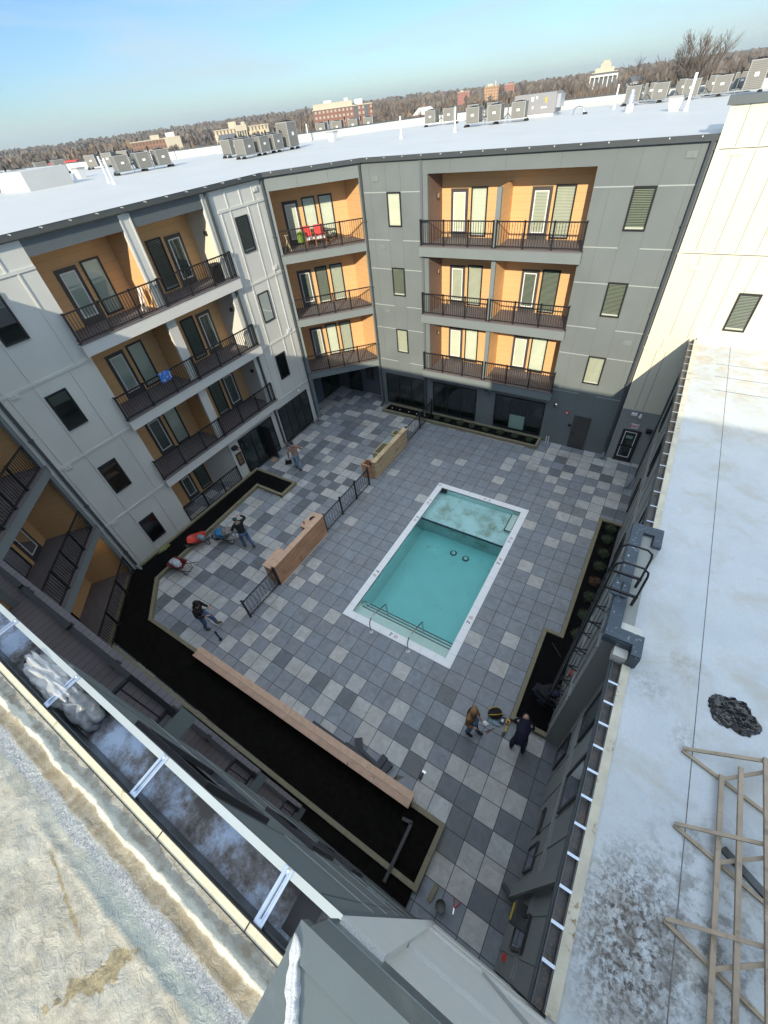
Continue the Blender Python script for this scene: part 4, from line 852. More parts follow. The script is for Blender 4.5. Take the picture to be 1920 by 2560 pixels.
n1 = N('ShaderNodeTexNoise'); n1.inputs['Scale'].default_value = 5; n1.inputs['Detail'].default_value = 8; n1.inputs['Roughness'].default_value = .7; K(co.outputs['Object'], n1.inputs[0])
r1 = N('ShaderNodeValToRGB'); K(n1.outputs[0], r1.inputs[0]); e = r1.color_ramp.elements; e[0].position = .40; e[0].color = (.035, .03, .026, 1); e[1].position = .60; e[1].color = (.36, .46, .62, 1)
k_ = r1.color_ramp.elements.new(.48); k_.color = (.14, .14, .15, 1); K(r1.outputs[0], bs.inputs['Base Color']); bs.inputs['Roughness'].default_value = .35
n2 = N('ShaderNodeTexNoise'); n2.inputs['Scale'].default_value = 70; n2.inputs['Detail'].default_value = 6; K(co.outputs['Object'], n2.inputs[0]); bp = N('ShaderNodeBump'); bp.inputs['Strength'].default_value = .5; bp.inputs['Distance'].default_value = .006; K(n2.outputs[0], bp.inputs['Height']); K(bp.outputs[0], bs.inputs['Normal'])
b = MB(); b.box(-31, 2.36, -6.389, -6.255, 12.975, 12.985, 0); b.box(-31, 2.36, -6.391, -6.386, 12.97, 13.09, 1); b.box(-31, 2.36, -6.252, -6.247, 12.965, 13.10, 2); b.box(-31, 2.36, -6.259, -6.234, 13.098, 13.106, 3); b.box(-31, 2.36, -6.237, -6.233, 13.07, 13.098, 4)
b.box(2.11, 2.2, -6.375, -6.27, 12.9855, 12.987, 5)
M['lip'] = mat('gutter lip', (.48, .52, .50), .3, .06, 6, metal=.3)
gt = b.build('gutter', [gm, M['gutter'], M['galv'], M['lip'], M['gutter'], M['black']], APT); gt['label'] = 'open near gutter with straps and debris'
for x in (-2.4, -1.75, -1.1, -.48, .15, .76, 1.415, 2.07):
    b = MB(); b.box(x - .017, x + .017, -6.392, -6.236, 13.107, 13.111, 0)
    for dx in (-.006, .006): b.box(x + dx - .0015, x + dx + .0015, -6.38, -6.25, 13.111, 13.1145, 0)
    b.box(x - .002, x + .002, -6.375, -6.255, 13.1112, 13.1125, 1); b.lathe((x, -6.243, 13.111), [(.006, 0), (.005, .004), (.001, .005)], 8, 2)
    b.build('strap', [M['galv'], M['dark_fascia'], M['yel_trim']], gt)
# things lying in the gutter
def crumple(c, r, seed, n=34, k=22, amp=.35, flat=.5):
    b = MB(); rnd = random.Random(seed); dirs = [(Vector((rnd.gauss(0, 1), rnd.gauss(0, 1), rnd.gauss(0, .7))).normalized(), rnd.uniform(2, 9), rnd.uniform(0, 6)) for _ in range(14)]; vs = []
    for i in range(k + 1):
        th = math.pi * i / k
        for j in range(n):
            a = 2 * math.pi * j / n; v = Vector((math.sin(th) * math.cos(a), math.sin(th) * math.sin(a), math.cos(th)))
            q = 1 + amp * (sum(abs(math.sin(v.dot(d) * f + p)) - .5 for d, f, p in dirs) / 3.6 + .5 * abs(mnoise.noise(v * 4.3 + Vector((seed, 0, 0)))))
            vs.append((c[0] + r[0] * v.x * q, c[1] + r[1] * v.y * q, c[2] + r[2] * max(v.z, -flat) * q))
    b.add(vs, [(i * n + j, (i + 1) * n + j, (i + 1) * n + (j + 1) % n, i * n + (j + 1) % n) for i in range(k) for j in range(n)], 0, True)
    return b
pm = bpy.data.materials.new('clear plastic'); pm.use_nodes = True; t = pm.node_tree; bs = t.nodes['Principled BSDF']; bs.inputs['Base Color'].default_value = (.62, .64, .64, 1); bs.inputs['Roughness'].default_value = .22; bs.inputs['Alpha'].default_value = .55; bs.inputs['Specular IOR Level'].default_value = .8
tag(crumple((.62, -6.315, 13.05), (.19, .055, .06), 4, n=90, k=60, amp=.38).build('plastic_bag', pm), 'crumpled clear plastic bag caught in the near gutter at the left', 'plastic bag')
tag(crumple((.86, -6.32, 13.03), (.10, .05, .055), 9, amp=.4).build('plastic_bag', mat('grey plastic', (.20, .21, .22), .3, .3, 20)), 'dark grey wadded plastic bag under the gutter strap beside the clear one', 'plastic bag')
b = MB()
for i in range(5): b.lathe((.33 + i * .008, -6.318 - i * .003, 12.99 + i * .007), [(.03, 0), (.033, .004), (.03, .008)], 14)
tag(b.build('hose_coupling', M['rubber']), 'small black ribbed rubber coupling lying in the near gutter', 'coupling')
# black plastic sheet on the right roof
bp_ = mat('black plastic sheet', (.018, .018, .02), .12, .2, 10, spec=1)
b = MB(); gx, gy = 90, 70; vs = []
for i in range(gx + 1):
    for j in range(gy + 1):
        u, v = i / gx * 2 - 1, j / gy * 2 - 1; an = math.atan2(v, u); rr = math.sqrt(u * u + v * v) / max(abs(math.cos(an)), abs(math.sin(an)), .01) * max(abs(math.cos(an)), abs(math.sin(an)))
        k = .78 + .22 * mnoise.noise((math.cos(an) * 1.6, math.sin(an) * 1.6, 4)) + .08 * mnoise.noise((math.cos(an) * 5, math.sin(an) * 5, 9)); sq = max(abs(u), abs(v)) / (rr + 1e-6) * k if rr > 1e-6 else k
        x, y = u * sq * .48, v * sq * .44; q = Vector((x * 5.5, y * 7.5, 1)); w_ = mnoise.noise(q * .8) * 1.5
        h = (1 - abs(mnoise.noise(Vector((q.x + w_, q.y - w_, 2)))) * 2.6) * .060 + (1 - abs(mnoise.noise(Vector((q.x * 2.3 + w_ * 2, q.y * 2.3, 6)))) * 2.4) * .028
        edge = max(abs(u), abs(v)); vs.append((5.80 + x * math.cos(-.12) - y * math.sin(-.12), -1.06 + x * math.sin(-.12) + y * math.cos(-.12), 6.656 + max(0, h + .02) * min(1, (1 - edge) * 6)))
b.add(vs, [(i * (gy + 1) + j, (i + 1) * (gy + 1) + j, (i + 1) * (gy + 1) + j + 1, i * (gy + 1) + j + 1) for i in range(gx) for j in range(gy)], 0, True)
tag(b.build('plastic_sheet', bp_), 'crumpled shiny black plastic sheet on the right roof', 'plastic sheet')

# roof trusses standing on the right roof
M['lumber'] = mat('weathered lumber', (.40, .33, .25), .75, .18, 4, .2, 40, col2=(.22, .18, .14), c2=(.56, .7), c2scale=5)
TR = thing('timber_frame', 'rough lumber frame of posts and triangles standing on the right roof', 'timber frame', (5.8, -3.6, 6.65), world=True)
def bm_(a, c, w=.05, h=.045, n='board'):
    b = MB(); b.beam(a, c, w, h); b.build(n, M['lumber'], TR)
for y0, yy in ((-2.12, -1.85), (-3.30, -3.05), (-4.5, -4.2)):
    bm_((5.13, y0, 6.68), (6.9, y0 + .02 - .55, 6.68), n='foot_board'); bm_((5.13, y0 + .02, 6.72), (6.45, yy + .12, 7.1), n='brace'); bm_((5.65, y0 - .2, 6.74), (6.45, yy + .1, 7.13), n='strut')
for x, zz, ya, yb in ((5.66, 6.76, -2.25, -6.1), (5.85, 6.9, -2.05, -6.1), (6.1, 7.05, -1.8, -6.1)): bm_((x, ya, zz), (x, yb, zz), .062, .045, 'rail_board')
bm_((6.45, -1.75, 6.7), (6.9, -2.4, 7.2), n='brace'); bm_((6.4, -3.2, 6.7), (6.9, -3.8, 7.2), n='brace')
b = MB(); b.beam((5.75, -3.25, 6.68), (6.4, -3.62, 6.68), .1, .06); tag(b.build('metal_channel', M['gutter']), 'dark blue metal channel lying under the lumber frame on the right roof', 'metal channel')

# roof ladder with hoops and wall brackets
LD = thing('roof_ladder', 'black steel roof-access ladder climbing the pale grey wall over the dark coping', 'ladder', (3.35, .5, 0), world=True)
ya, yb = .18, .68; xl = 3.30
b = MB()
for y in (ya, yb): b.tube([(xl, y, .35), (xl, y, 7.35)], .028, 8)
b.build('stringer', M['black'], LD)
for i in range(23):
    b = MB(); b.tube([(xl, ya, .6 + i * .3), (xl, yb, .6 + i * .3)], .014, 6); b.build('rung', M['black'], LD)
for y in (ya, yb):
    b = MB(); pts = [(xl, y, 7.3), (xl + .0, y, 7.95), (xl + .02, y, 8.08), (xl + .12, y, 8.18), (xl + .46, y, 8.18), (xl + .56, y, 8.1), (xl + .58, y, 7.98), (xl + .60, y, 7.15)]; b.tube(pts, .022, 8); b.build('grab_hoop', M['black'], LD)
    b = MB(); b.beam((xl, y, 7.3), (xl + .62, y, 7.3), .045, .05); b.beam((xl + .58, y - .03, 7.32), (xl + .58, y - .03, 7.05), .05, .05); b.build('coping_bracket', M['black'], LD)
for zz in (5.9, 4.6, 3.6, 2.7, 1.9, 1.2):
    for y in (ya, yb):
        b = MB(); b.beam((xl, y, zz), (xl + .12, y, zz), .05, .02); b.beam((xl + .1, y, zz), (3.595, y - .07, zz), .03, .02); b.beam((xl + .1, y, zz), (3.595, y + .07, zz), .03, .02); b.build('wall_bracket', M['black'], LD)
b = MB(); b.box(3.45, 3.6, ya + .03, yb - .03, 7.1, 7.14); b.box(3.64, 3.74, ya + .03, yb - .03, 7.1, 7.14); b.build('tread', M['copr'], LD)

# ============================================================== planting beds
def curb_path(pts, w=.14, h=.2, closed=False):
    b = MB(); k = len(pts)
    for i in range(k if closed else k - 1):
        a, c = Vector((*pts[i], h / 2)), Vector((*pts[(i + 1) % k], h / 2)); d = (c - a).normalized() * (w / 2)
        e1 = .0015 * (i % 3)
        b.beam(a - d * .97, c + d * (.97 if i % 2 else 1.0), w - e1, h - e1 * 2)
    return b
def bed(name, label, poly, curbs, soil, zs=.12, w=.14):
    r = thing(name, label, 'planting bed', (poly[0][0], poly[0][1], 0), world=True)
    b = MB(); b.prism(poly, .004, zs); b.build('mulch', soil, r)
    # lumpy mulch surface
    xs = [p[0] for p in poly]; ys = [p[1] for p in poly]; b = MB(); rnd = random.Random(len(poly))
    def inside(x, y):
        c = False
        for i in range(len(poly)):
            (x0, y0), (x1, y1) = poly[i], poly[i - 1]
            if (y0 > y) != (y1 > y) and x < (x1 - x0) * (y - y0) / (y1 - y0) + x0: c = not c
        return c
    for _ in range(int((max(xs) - min(xs)) * (max(ys) - min(ys)) * 26)):
        x, y = rnd.uniform(min(xs), max(xs)), rnd.uniform(min(ys), max(ys))
        if inside(x, y):
            s = rnd.uniform(.02, .06); a = rnd.uniform(0, 6.28); vs = [(x + s * math.cos(a + q), y + s * math.sin(a + q), zs - .005) for q in (0, 2.1, 4.2)] + [(x, y, zs + s * .5)]; b.add(vs, [(0, 1, 3), (1, 2, 3), (2, 0, 3)])
    o = b.build('mulch_chips', soil, r); o['kind'] = 'stuff'
    for pts in curbs: curb_path(pts, w).build('timber_curb', M['timber'], r)
    return r
bed('planting_bed', 'long empty black soil bed with an L-shaped end by the entrance of the white wing', [(-15.2, -2.9), (-15.2, 5.5), (-12.2, 5.5), (-12.2, 4.45), (-14.05, 4.45), (-13.75, -2.6)],
    [[(-15.14, -2.75), (-15.14, 5.5), (-12.16, 5.5), (-12.16, 4.4), (-14.05, 4.4), (-13.72, -2.66)]], M['soil'])
SB = MB(); SB.prism([(-12.6, -6.33), (1.7, -6.33), (1.7, -5.95), (-12.6, -5.95)], .004, .08)
BD = bed('planting_bed', 'large empty black soil bed behind the cedar bench at the foot of the near wing', [(-15.2, -2.91), (-13.75, -2.61), (-12.05, -4.22), (1.75, -4.3), (1.75, -5.85), (-12.7, -5.7), (-14.95, -3.4)],
    [[(-13.72, -2.72), (-12.05, -4.26), (-8.7, -4.26)], [(.85, -4.3), (1.78, -4.3), (1.74, -5.87), (-12.6, -5.87), (-15.05, -3.35)]], M['soilb'], .1)
SB.build('mulch_strip', M['soilb'], BD)
BB = bed('planting_bed', 'narrow mulch bed with small round shrubs in front of the grey wing windows', [(-11.55, 14.15), (-1.25, 14.15), (-1.25, 15.05), (-11.55, 15.05)], [[(-11.5, 15.0), (-11.55, 14.18), (-1.25, 14.16), (-1.25, 15.02), (-11.4, 15.02)]], M['soil'])
BR = bed('planting_bed', 'dark mulch bed with round shrubs along the low wing, wider at its near end', [(3.15, 9.8), (3.95, 9.8), (3.95, 2.6), (3.6, 2.6), (3.6, -.5), (2.55, -.5), (2.55, 3.1), (3.15, 3.1)],
    [[(3.98, 9.85), (3.12, 9.85), (3.12, 3.1), (2.52, 3.1), (2.52, -.54), (3.6, -.54)]], M['soil'])
M['leaf'] = mat('shrub leaf', (.045, .07, .035), .6, .4, 12, col2=(.09, .10, .05), c2=(.5, .65), c2scale=10)
M['leafr'] = mat('reddish shrub leaf', (.13, .06, .04), .6, .4, 12, col2=(.07, .07, .03), c2=(.5, .65), c2scale=10)
M['twig'] = mat('twig', (.08, .055, .035), .8)
def shrub(loc, r, label, leaf, group, seed):
    t = thing('round_shrub', label, 'shrub', loc, group); rnd = random.Random(seed); b = MB()
    for i in range(520):
        v = Vector((rnd.gauss(0, 1), rnd.gauss(0, 1), rnd.gauss(0, 1))).normalized(); v.z = abs(v.z) if rnd.random() < .75 else v.z
        rad = r * rnd.uniform(.55, 1.05); c = Vector((v.x * rad, v.y * rad, .14 + v.z * rad * .75 + r * .25)); n = (v + Vector((rnd.gauss(0, .5), rnd.gauss(0, .5), rnd.gauss(0, .5)))).normalized()
        u = n.orthogonal().normalized() * rnd.uniform(.014, .03); w = n.cross(u).normalized() * rnd.uniform(.022, .04); b.quad(c - u, c - w * .3 + u * .2, c + u, c + w)
    b.build('foliage', leaf, t); b = MB()
    for i in range(9):
        a = i * .7; b.tube([(0, 0, .08), (math.cos(a) * r * .4, math.sin(a) * r * .4, .25), (math.cos(a) * r * .8, math.sin(a) * r * .8, .3 + r * .5)], .006, 4)
    b.build('stems', M['twig'], t); return t
xs = [-7.72, -6.95, -6.1, -5.32, -4.42, -3.52, -2.62, -1.75]
words = ['first', 'second', 'third', 'fourth', 'fifth', 'sixth', 'seventh', 'eighth']
for i, x in enumerate(xs): shrub((x, 14.6, 0), .21 + .02 * (i % 3), words[i] + ' round shrub from the black fence in the mulch bed under the grey wing windows', M['leaf'], 'round shrubs before the grey wing', i)
ys = [9.35, 8.65, 7.75, 6.97, 6.1, 5.25, 4.33, 3.4]
for i, y in enumerate(ys): shrub((3.62, y, 0), .25 + .02 * (i % 2), words[i] + (' round shrub' if i != 4 else ' and only reddish shrub') + ' from the far end, in the bed by the low wing', M['leafr'] if i == 4 else M['leaf'], 'round shrubs along the low wing', 20 + i)
b = MB(); rnd = random.Random(2)
for x in (-11.1, -10.5, -9.8, -9.2, -8.6): b.lathe((x, 14.6, .12), [(.03, 0), (.03, .04), (.001, .05)], 6)
b.build('plant_label', M['white'], BB)
b = MB(); b.tube([(2.9, -4.95 + 7.6, .2), (3.3, 2.2, .3)], .012, 6)
tag(b.build('rake_handle', M['twig']), 'thin wooden handle lying in the mulch bed by the ladder', 'tool handle')

# ============================================================== cedar walls, counters, bench
def cedar(name, col, per, ax):
    m = mat(name, col, .6, .38, 1.1, .15, 30, stripe=(ax, per, .14, .5), col2=(col[0] * .6, col[1] * .5, col[2] * .42), c2=(.55, .72), c2scale=1.7)
    n = [x for x in m.node_tree.nodes if x.type == 'TEX_NOISE'][0]; mp_ = m.node_tree.nodes.new('ShaderNodeMapping'); mp_.inputs['Scale'].default_value = (1, 1, 9) if ax == 'Z' else (9, 1, 1)
    co_ = [x for x in m.node_tree.nodes if x.type == 'TEX_COORD'][0]; m.node_tree.links.new(co_.outputs['Object'], mp_.inputs[0]); m.node_tree.links.new(mp_.outputs[0], n.inputs[0]); return m
M['cedar'] = cedar('cedar boards', (.56, .31, .18), .14, 'Z'); M['cedar2'] = cedar('pale cedar boards', (.58, .44, .26), .14, 'Z')
M['cedart'] = mat('cedar cap', (.60, .40, .28), .6, .12, 6, .1, 30, col2=(.38, .22, .14), c2=(.6, .68), c2scale=7)
M['box'] = mat('raw pine', (.46, .42, .27), .7, .15, 5, .1, 30, stripe=('Z', .14, .06, .6))
CW = thing('cedar_wall', 'reddish cedar privacy wall with two low counters between black fence runs', 'cedar wall', (-8.3, 1.6, 0), world=True)
def hw(par, y0, y1, h, m, cap=None):
    b = MB(); b.box(-8.40, -8.18, y0, y1, 0, h - .03); b.build('boards', m, par)
    b = MB(); b.box(-8.42, -8.15, y0 - .02, y1 + .02, h - .03, h); b.build('cap', cap or M['cedart'], par)
hw(CW, -.1, 3.35, 1.3, M['cedar'])
for y0, y1, h in ((-.12, .93, 1.05), (2.5, 3.5, 1.05)):
    b = MB(); b.box(-8.92, -8.401, y0, y1, 0, h - .03); b.build('counter', M['cedar'], CW); b = MB(); b.box(-8.96, -8.421, y0 - .03, y1 + .03, h - .03, h); b.build('counter_top', M['cedart'], CW)
b = MB(); b.box(-8.17, -8.15, -.1, 3.35, 0, .03); b.build('base_strip', M['white_trim'], CW)
CW2 = thing('cedar_wall', 'pale cedar privacy wall with open pine planter boxes behind it, nearer the grey wing', 'cedar wall', (-8.3, 9.7, 0), world=True)
hw(CW2, 7.95, 11.5, 1.15, M['cedar2'], M['cedar2'])
def obox(x0, x1, y0, y1, z0, z1, t, m, par, name):
    b = MB(); b.box(x0, x1, y0, y0 + t, z0, z1); b.box(x0, x1, y1 - t, y1, z0, z1); b.box(x0, x0 + t, y0 + t, y1 - t, z0, z1); b.box(x1 - t, x1, y0 + t, y1 - t, z0, z1); b.box(x0 + t, x1 - t, y0 + t, y1 - t, z0, z0 + .05)
    return b.build(name, m, par)
obox(-9.02, -8.41, 7.82, 8.35, 0, .88, .07, M['cedar'], CW2, 'planter_box'); obox(-9.02, -8.41, 9.0, 10.1, 0, .88, .07, M['box'], CW2, 'planter_box'); obox(-9.02, -8.41, 10.95, 11.5, 0, .88, .07, M['box'], CW2, 'planter_box')
b = MB(); b.box(-9.0, -8.42, 10.12, 10.9, .80, .81); 
o = b.build('glass_shelf', mat('shelf glass', (.25, .32, .33), .1, .1), CW2)
b = MB(); b.tube([(-8.44, 7.9, 0), (-8.44, 7.9, 1.1)], .03, 6); b.build('post', M['black'], CW2)
BN = thing('cedar_bench', 'long cedar bench wall with plank top edging the dark soil bed, stacked boards behind', 'bench', (-4, -4.3, 0), world=True)
M['cedarx'] = mat('cedar bench boards', (.50, .33, .24), .65, .15, 3, .15, 30, col2=(.24, .13, .09), c2=(.62, .68), c2scale=4)
b = MB(); b.box(-8.72, .74, -4.46, -4.12, 0, .50); b.build('base', M['cedarx'], BN)
for x0, x1, z in ((-8.74, -4.0, .54), (-3.99, .78, .541)):
    for y0, y1 in ((-4.5, -4.30), (-4.293, -4.08)): b = MB(); b.box(x0, x1, y0, y1, .50, z); b.build('top_board', M['cedarx'] if y0 < -4.4 else M['cedart'], BN)

# ============================================================== black fences
def fence_run(label, pts, endposts=True, bottom=.1, h=1.12):
    r = thing('iron_fence', label, 'fence', (pts[0][0], pts[0][1], 0), 'black iron fence runs', world=True)
    for i in range(len(pts) - 1):
        a, c = Vector((*pts[i], 0)), Vector((*pts[i + 1], 0)); L_ = (c - a).length; t = (c - a).normalized(); b = MB()
        for z in (bottom, h - .02): b.beam(a + Vector((0, 0, z)), c + Vector((0, 0, z)), .035, .035)
        n = max(2, int(L_ / .17)); w = L_ / n
        for k in range(n):
            cx = a + t * (w * (k + .5)); r_ = w * .36; loop = []
            for q in range(20):
                an = 6.283 * q / 20; dz = (h - bottom) / 2 - .07 - r_; sx = math.cos(an) * r_; sz_ = math.sin(an) * r_ + (dz if math.sin(an) > 0 else -dz)
                loop.append(cx + t * sx + Vector((0, 0, (h + bottom) / 2 + sz_)))
            b.tube(loop, .009, 5, closed=True); b.beam(cx + Vector((0, 0, bottom)), cx + Vector((0, 0, bottom + .07)), .012, .012); b.beam(cx + Vector((0, 0, h - .09)), cx + Vector((0, 0, h - .02)), .012, .012)
        b.build('fence_panel', M['black'], r)
    for p in pts:
        b = MB(); b.box(p[0] - .035, p[0] + .035, p[1] - .035, p[1] + .035, 0, h + .08); b.box(p[0] - .05, p[0] + .05, p[1] - .05, p[1] + .05, h + .08, h + .1); b.build('post', M['black'], r)
fence_run('black iron fence between the two cedar walls, in the middle of the courtyard', [(-8.28, 3.45), (-8.28, 4.8), (-8.28, 6.1), (-8.28, 7.35)])
fence_run('black iron fence panel at the near end of the reddish cedar wall', [(-8.28, -2.0), (-8.28, -.15)])
fence_run('black iron fence from the pale cedar wall to the grey wing, crossing the shrub bed', [(-8.28, 11.55), (-8.28, 13.3), (-8.28, 14.95)])
fence_run('black iron gate panel set back behind the reddish cedar wall end', [(-7.9, 14.2), (-7.0, 14.9)]) if False else None

# ============================================================== wheelbarrows
def wheelbarrow(loc, rz, m, label, load=None, tip=0):
    r = thing('wheelbarrow', label, 'wheelbarrow', loc, 'wheelbarrows by the soil bed', rz)
    b = MB(); n = 20; vs = []
    for (sx, sy, z, ox) in ((.20, .17, .30, .0), (.42, .30, .58, .0), (.44, .32, .59, 0), (.40, .28, .565, 0), (.19, .16, .32, 0)):
        for k in range(n):
            a = 6.283 * k / n; c_, s_ = math.cos(a), math.sin(a); e = .55
            vs.append((ox + sx * math.copysign(abs(c_) ** e, c_) + (.06 * (z - .3) / .3 if c_ > 0 else 0), sy * math.copysign(abs(s_) ** e, s_) * (1.0 if c_ > 0 else .86), z))
    b.add(vs, [(i * n + k, i * n + (k + 1) % n, (i + 1) * n + (k + 1) % n, (i + 1) * n + k) for i in range(4) for k in range(n)], 0, True); b.add(vs[:n], [tuple(range(n))]); b.add(vs[-n:], [tuple(range(n))])
    b.build('tray', m, r)
    b = MB()
    for s in (-1, 1):
        b.tube([(.62, s * .05, .2), (.3, s * .14, .27), (-.3, s * .24, .33), (-.95, s * .29, .56)], .018, 8); b.tube([(-.15, s * .2, .31), (-.32, s * .22, .02), (-.44, s * .22, .02), (-.42, s * .24, .38)], .014, 6)
    b.tube([(-.38, -.22, .02), (-.38, .22, .02)], .012, 6); b.build('frame', M['frame'], r)
    b = MB()
    for s in (-1, 1): b.tube([(-.78, s * .28, .5), (-.97, s * .292, .57)], .024, 8)
    b.build('handle', M['timber'], r)
    b = MB(); b.tube([(.6 + .17 * math.cos(6.283 * k / 18), 0, .19 + .17 * math.sin(6.283 * k / 18)) for k in range(18)], .045, 8, closed=True); w = b.build('wheel', M['rubber'], r)
    b = MB(); b.lathe((.6, -.04, .19), [(.12, 0), (.1, .04), (.12, .08)], 14, 0, 'y'); b.build('rim', M['steel'], w)
    return r
M['barred'] = mat('red plastic tray', (.62, .07, .045), .4, .06, 4); M['barmar'] = mat('maroon tray', (.20, .025, .03), .4, .12, 4); M['bargray'] = mat('grey steel tray', (.18, .22, .23), .4, .15, 5)
w1 = wheelbarrow((-13.6, -.18, 0), 1.0 + math.pi, M['barred'], 'bright red wheelbarrow holding a blue bag, front over the timber bed edge')
w2 = wheelbarrow((-13.1, -1.75, 0), math.pi + .25, M['barmar'], 'maroon wheelbarrow filled with clear plastic, nearest the bed corner')
w3 = wheelbarrow((-12.55, .62, 0), math.pi + .35, M['bargray'], 'grey wheelbarrow with a blue tarp bundle, held by the worker in the green cap')
M['bluep'] = mat('blue plastic', (.04, .20, .42), .35, .2, 10); M['bluegr'] = mat('pale blue plastic wrap', (.18, .28, .34), .35, .3, 14, col2=(.5, .55, .58), c2=(.55, .7), c2scale=12)
tag(crumple((-13.48, -.08, .47), (.19, .13, .12), 31).build('bag', M['bluegr']), 'wadded blue grey bag lying in the bright red wheelbarrow', 'bag')
tag(crumple((-13.22, -1.8, .53), (.27, .16, .15), 33, amp=.4).build('plastic_wrap', mat('clear wrap', (.42, .47, .5), .25, .35, 14, col2=(.75, .78, .8), c2=(.55, .65), c2scale=14)), 'crumpled clear plastic wrap heaped in the maroon wheelbarrow', 'plastic wrap')
tag(crumple((-12.68, .54, .58), (.26, .2, .13), 35, amp=.4).build('tarp', M['bluep']), 'bright blue tarp bundle in the grey wheelbarrow', 'tarp')
tag(crumple((-12.35, .75, .66), (.22, .22, .18), 36, amp=.4).build('sack', mat('grey sack', (.24, .23, .22), .6, .25, 8)), 'grey sack behind the blue tarp in the wheelbarrow', 'sack')

# ============================================================== people
def skin(name, P, edges, rad, m, parent, sub=2, smooth=True, root=None):
    keys = []; 
    for a, c in edges:
        for k in (a, c):
            if k not in keys: keys.append(k)
    me = bpy.data.meshes.new(name); me.from_pydata([P[k] for k in keys], [(keys.index(a), keys.index(c)) for a, c in edges], [])
    o = bpy.data.objects.new(name, me); COL.objects.link(o)
    md = o.modifiers.new('s', 'SKIN'); md.use_smooth_shade = True
    for i, k in enumerate(keys):
        r = rad[k]; me.skin_vertices[0].data[i].radius = r if isinstance(r, tuple) else (r, r); me.skin_vertices[0].data[i].use_root = (k == (root or keys[0]))
    ss = o.modifiers.new('u', 'SUBSURF'); ss.levels = ss.render_levels = sub
    bpy.context.view_layer.update(); dg = bpy.context.evaluated_depsgraph_get()
    nm = bpy.data.meshes.new_from_object(o.evaluated_get(dg)); nm.name = name; nm.materials.clear(); nm.materials.append(m)
    for p in nm.polygons: p.use_smooth = True
    o.modifiers.clear(); o.data = nm; bpy.data.meshes.remove(me); o.parent = parent; return o
M['skin'] = mat('skin', (.50, .30, .22), .5, .06, 10); M['hair'] = mat('dark hair', (.03, .02, .015), .6)
M['jeans'] = mat('blue jeans', (.075, .13, .24), .8, .25, 14, .2, 80); M['jeansl'] = mat('light jeans', (.16, .26, .36), .8, .25, 14, .2, 80)
M['boot'] = mat('work boots', (.12, .085, .055), .7, .2, 14); M['bootb'] = mat('dark boots', (.03, .028, .025), .7, .2, 14)
BASEP = dict(pel=(0, 0, 1.0), wai=(0, .01, 1.14), che=(0, .02, 1.38), nb=(0, .01, 1.53), nk=(0, .02, 1.60), hd=(0, .04, 1.70), ht=(0, .03, 1.80),
    sl=(-.20, .0, 1.50), el=(-.27, .0, 1.22), wl=(-.27, .12, .99), hl=(-.26, .17, .93), sr=(.20, 0, 1.50), er=(.27, 0, 1.22), wr=(.27, .12, .99), hr=(.26, .17, .93),
    pl=(-.10, 0, .95), kl=(-.11, .02, .52), al=(-.11, 0, .10), tl=(-.13, .16, .05), pr=(.10, 0, .95), kr=(.11, .02, .52), ar=(.11, 0, .10), tr=(.13, .16, .05))
